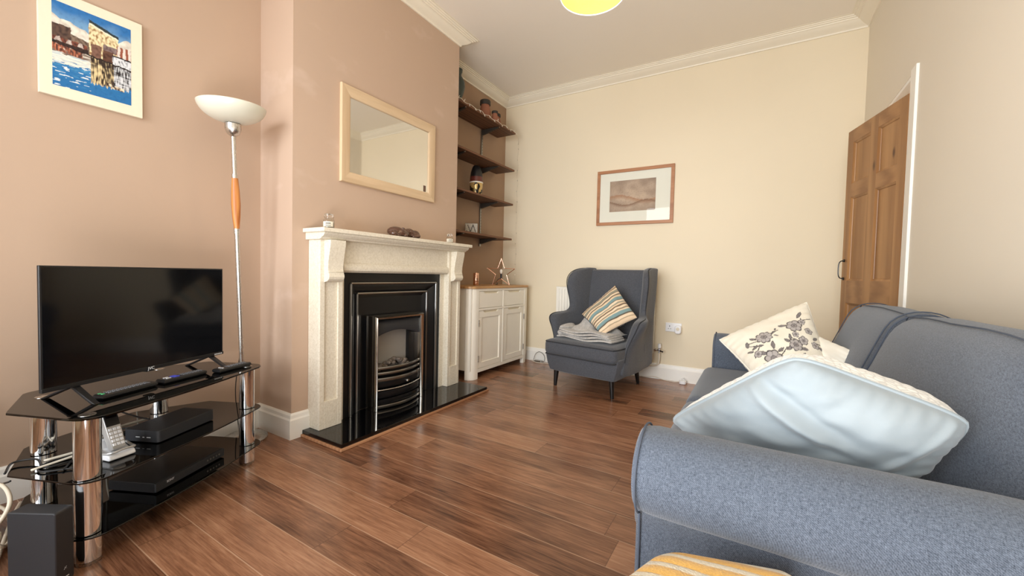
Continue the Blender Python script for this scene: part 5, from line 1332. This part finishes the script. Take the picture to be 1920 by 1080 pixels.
SM = [(0.44,0.60,0.52,0.63),(0.82,0.68,0.95,0.70),(0.84,0.72,0.80,0.64),(0.12,0.60,0.22,0.50),(0.22,0.50,0.10,0.40),(0.24,0.58,0.12,0.64),(0.40,0.30,0.50,0.36),(0.70,0.40,0.60,0.46),(0.84,0.36,0.94,0.36)]
def flowers(u, v):
    c = c3(240, 234, 218)
    for s in SM:
        if seg(u, v, *s) < 0.006: c = DK
    for x, y, a, l in LV:
        du, dv_ = u-x, v-y; p = du*math.cos(a)+dv_*math.sin(a); q = -du*math.sin(a)+dv_*math.cos(a)
        k = (p/l)**2
        if k < 1:
            wd = 0.42*l*(1-k)**0.8
            if abs(q) < wd: c = DK if (abs(q) > wd*0.62 or abs(q) < 0.003) else MD
    for x, y, r, np_ in FL:
        d = math.hypot(u-x, v-y); a = math.atan2(v-y, u-x)
        R = r*(0.80+0.20*abs(math.cos(a*np_/2)))
        if d < R:
            c = DK if d > R*0.86 or d < r*0.10 else (MD if (d < r*0.34 or abs(math.sin(a*np_/2)) > 0.97) else LT)
            if r*0.30 < d < r*0.36: c = DK
    return c
cushion('floral_cushion', 'white cushion printed with grey flowers standing at the far end of the sofa', [(0.075, 2.13, 0.490), (0.330, 2.25, 0.560), (0.238, 2.63, 0.893), (-0.164, 2.5, 0.664)], 0.16, [M['cloth']], n=150, col=flowers, seed=5, wr=0.008, piping=(M['cotton'], 0.003))
cushion('white_cushion', 'plain white cushion mostly hidden behind the floral one on the sofa', [(0.05, 2.36, 0.49), (0.31, 2.235, 0.515), (0.395, 2.33, 0.69), (0.13, 2.62, 0.80)], 0.10, [M['cotton']], seed=9, pull=0.07)
def bfold(u, v):
    a = u-0.5; s = 0.0
    s += 0.016*math.exp(-((u-0.62-0.25*(v-0.6))/0.035)**2)*sstep((v-0.25)/0.4)
    s -= 0.020*math.exp(-((u-0.70-0.25*(v-0.6))/0.045)**2)*sstep((v-0.3)/0.4)
    s += 0.012*math.exp(-((v-0.33+0.25*u)/0.03)**2)*sstep((u-0.3)/0.3)
    s += 0.010*math.exp(-((u+v*0.6-0.55)/0.04)**2)
    return s
cushion('blue_cushion', 'large pale blue velvet cushion with a white lace back leaning on the near sofa arm', [(0.285, 1.27, 0.480), (0.400, 1.20, 0.718), (0.086, 1.160, 0.826), (-0.225, 1.320, 0.553)], 0.23, [M['velvet'], M['lace']], n=110, seed=14, wr=0.012, pull=0.0, piping=(M['velvet'], 0.0055), exp=0.42, asym=2.0, backm=1, crn=0.07, folds=bfold)

# ================================================================== SOFA
so = thing('sofa', 'large blue-grey fabric sofa with rolled arms along the right wall', 'sofa', (0.2, 1.93, 0))
AC_Y, AC_Z, AR = 0.970, 0.554, 0.097
def arm_profile(g=0.0):
    p = [(0.935-g, 0.012), (0.935-g, 0.20), (0.934-g, 0.40), (0.930-g, 0.466)]
    for k in range(0, 25):
        th = math.radians(236 - k*(236+8)/24); rr = AR+g
        p.append((AC_Y+rr*math.cos(th), AC_Z+rr*math.sin(th)))
    p += [(1.070+g, 0.44), (1.070+g, 0.20), (1.070+g, 0.012)]
    return p
def arm(y_of):
    w = MB(); rings = []
    for x, g in ((-0.214, -0.032), (-0.218, -0.018), (-0.216, -0.007), (-0.206, -0.001), (-0.185, 0.001), (-0.1, 0.0), (0.05, 0.0), (0.2, 0.0), (0.35, 0.0), (0.5, 0.0), (0.63, 0.0)):
        r = []
        for (y, z) in arm_profile(g):
            k = 0.004*mnoise.noise(Vector((x*7, y*6, z*6))) + 0.003*mnoise.noise(Vector((x*22, y*14, z*14)))
            r.append((x + (0 if x > -0.2 else 0.0), y_of(y + k), max(0.012, z + k*0.8)))
        rings.append(r)
    w.loft(rings); o = w.build('arm', M['sofa'], so, smooth=60)
    sub_of(o)
    w = MB(); P = [(-0.2065, y_of(y), z) for y, z in arm_profile(0.003)]
    w.tube(P, 0.0026, 6); w.build('piping', M['sofa_pipe'], o)
arm(lambda y: y); arm(lambda y: 3.90 - y)
w = MB(); pillow_box(w, -0.205, 0.64, 1.09, 2.81, 0.012, 0.315, 0.02); w.build('base', M['sofa'], so, smooth=60, merge=0.0008)
for y0, y1 in ((1.075, 1.999), (2.001, 2.825)):
    w = MB(); pillow_box(w, -0.262, 0.40, y0, y1, 0.30, 0.452, 0.05, 0.012, 18); w.build('seat_cushion', M['sofa'], so, smooth=180, merge=0.0008)
w = MB(); rings = []
for y in (1.09, 1.095, 2.805, 2.81):
    k = 0.006 if y in (1.09, 2.81) else 0
    rings.append([(0.42+k, y, 0.30), (0.50+k, y, 0.70-k), (0.55, y, 0.80-k), (0.60, y, 0.815-k), (0.645-k, y, 0.79-k), (0.655-k, y, 0.30)])
w.loft(rings); w.build('back_frame', M['sofa'], so, smooth=50)
# back cushions: thick, sloping, rounded at the top
bp = [(0.285, 0.452), (0.300, 0.50), (0.352, 0.60), (0.392, 0.70), (0.425, 0.79), (0.452, 0.845), (0.490, 0.878), (0.535, 0.888), (0.580, 0.882), (0.620, 0.862), (0.640, 0.82), (0.625, 0.74), (0.58, 0.60), (0.53, 0.452)]
bcx = sum(p[0] for p in bp)/len(bp); bcz = sum(p[1] for p in bp)/len(bp)
for y0, y1, sd in ((1.078, 2.037, 1), (2.043, 2.82, 2)):
    w = MB(); rings = []
    ys = [y0, y0+0.003, y0+0.012, y0+0.03] + [y0+0.03+(y1-y0-0.06)*k/10 for k in range(1, 10)] + [y1-0.03, y1-0.012, y1-0.003, y1]
    for y in ys:
        e = min(y-y0, y1-y); sc_k = 0.80+0.20*min(1, e/0.03)**0.5 if e < 0.03 else 1.0
        t = (y-y0)/(y1-y0); bul = 0.016*math.sin(PI*t)**0.6 if 0 < t < 1 else 0
        r = []
        for i, (x, z) in enumerate(bp):
            nn = 0.007*mnoise.noise(Vector((y*4+sd, x*4, z*4)))
            fx_ = 1 if i < 6 else 0
            r.append((bcx+(x-bcx)*sc_k - bul*fx_ + nn + ((0.095 if i < 5 else 0.06 if i < 6 else 0.03 if i < 8 else 0)*(1-t)**3 if sd == 1 else 0), y, max(0.4525, bcz+(z-bcz)*sc_k + (nn if i > 0 else 0) + (bul*0.5 if 4 < i < 10 else 0))))
        rings.append(r)
    w.loft(rings); o = w.build('back_cushion', M['sofa'], so, smooth=180, sub=1)
    sub_of(o)
    w = MB()
    for i in (6,):
        P = [(r[i][0]-0.004, r[i][1], r[i][2]+0.001) for r in rings[2:-2]]; w.tube(P, 0.0024, 6)
    for rr in ((rings[3], rings[-4]) if sd == 2 else (rings[-4],)): w.tube([(p[0]-0.002, p[1], p[2]+0.002) for p in rr[1:10]], 0.0024, 6, smooth=2)
    w.build('piping', M['sofa_pipe'], o)

# ================================================================== MUSTARD THROW in the foreground
tl2 = Vector((-0.134, 0.793, 0)); ta = math.radians(17)
HM = Matrix.Translation((tl2.x, tl2.y, 0)) @ Matrix.Rotation(ta, 4, 'Z')
w = MB(HM); rings = []
Lx, Ly = 0.25, 0.42
def trect(g, z, wv):
    p = []; r = 0.05
    for cx, cy, d0 in ((Lx-r, -r, 0), (r, -r, 90), (r, -Ly+r, 180), (Lx-r, -Ly+r, 270)):
        for k in range(9):
            an = math.radians(d0+90*k/8); x = cx+(r+g)*math.cos(an); y = cy+(r+g)*math.sin(an)
            q = wv*(0.012*math.sin(x*38)+0.010*math.sin(y*30)); p.append((x+q*math.cos(an)+0.75*y, y+q*math.sin(an)*0.3, z))
    return p
for z, g, wv in ((0.012, 0.0, 0.6), (0.15, 0.0, 0.6), (0.30, 0.0, 0.5), (0.44, 0.0, 0.3), (0.472, -0.001, 0.2), (0.487, -0.006, 0.1), (0.496, -0.016, 0.0), (0.500, -0.035, 0), (0.501, -0.048, 0)): rings.append(trect(g, z, wv))
w.loft(rings)
th_ = w.build('striped_throw', M['throw'], smooth=70)
tag(th_, 'mustard and white striped throw heaped in the foreground beside the near sofa arm', 'throw')

# ================================================================== LIGHT
def area(name, loc, rot, sx, sy, power, col=(1,1,1), spread=180):
    L = bpy.data.lights.new(name, 'AREA'); L.shape = 'RECTANGLE'; L.size = sx; L.size_y = sy; L.energy = power; L.color = col; L.spread = math.radians(spread)
    o = bpy.data.objects.new(name, L); COL.objects.link(o); o.location = loc; o.rotation_euler = rot; return o
area('window_daylight', (-1.1, Y0-2.6, 1.9), (math.radians(87), 0, 0), 4.4, 3.0, 620, (0.93, 0.97, 1.0))
area('added_ceiling_fill', (-0.6, -0.2, 0.5), (math.radians(155), 0, 0), 1.6, 0.8, 62, (1.0, 0.98, 0.95))  # unseen fill lamp, added low down to brighten the ceiling
pl_ = bpy.data.lights.new('pendant_light', 'POINT'); pl_.energy = 9; pl_.color = (1, 0.82, 0.55); pl_.shadow_soft_size = 0.04
po = bpy.data.objects.new('pendant_light', pl_); COL.objects.link(po); po.location = (PCX, PCY, PZ_+0.06)
hl = bpy.data.lights.new('hall_light', 'POINT'); hl.energy = 25; hl.color = (1, 0.95, 0.88); hl.shadow_soft_size = 0.15
ho = bpy.data.objects.new('hall_light', hl); COL.objects.link(ho); ho.location = (1.35, 3.5, 2.2)
W = bpy.data.worlds.new('daylight'); SC.world = W; W.use_nodes = True
bg = W.node_tree.nodes['Background']; bg.inputs[0].default_value = (0.80, 0.90, 1.0, 1); bg.inputs[1].default_value = 1.2

# ================================================================== CAMERA
f_px, yaw, pitch, roll = 756.02, 0.5427, -0.0343, 0.0238
c_, s_2 = math.cos(yaw), math.sin(yaw)
Fw = Vector((-s_2*math.cos(pitch), c_*math.cos(pitch), math.sin(pitch))); Rt = Vector((c_, s_2, 0)); Up = Rt.cross(Fw)
R2 = Rt*math.cos(roll) + Up*math.sin(roll); U2 = Up*math.cos(roll) - Rt*math.sin(roll)
cam = bpy.data.cameras.new('camera'); cam.sensor_fit = 'HORIZONTAL'; cam.sensor_width = 36; cam.lens = f_px/1920*36; cam.clip_start = 0.02
co = bpy.data.objects.new('camera', cam); COL.objects.link(co)
mw = Matrix((R2, U2, -Fw)).transposed().to_4x4(); mw.translation = (0, 0, 1.0); co.matrix_world = mw
SC.camera = co
SC.view_settings.view_transform = 'Standard'; SC.view_settings.look = 'None'; SC.view_settings.exposure = -0.27; SC.view_settings.gamma = 1.0
SC.cycles.use_denoising = True
SC.cycles.max_bounces = 10; SC.cycles.diffuse_bounces = 5; SC.cycles.glossy_bounces = 5; SC.cycles.transparent_max_bounces = 16; SC.cycles.transmission_bounces = 8
SC.cycles.sample_clamp_indirect = 4.0; SC.cycles.caustics_reflective = False; SC.cycles.caustics_refractive = False
for o in list(bpy.data.objects):
    if '_o' in o: del o['_o']
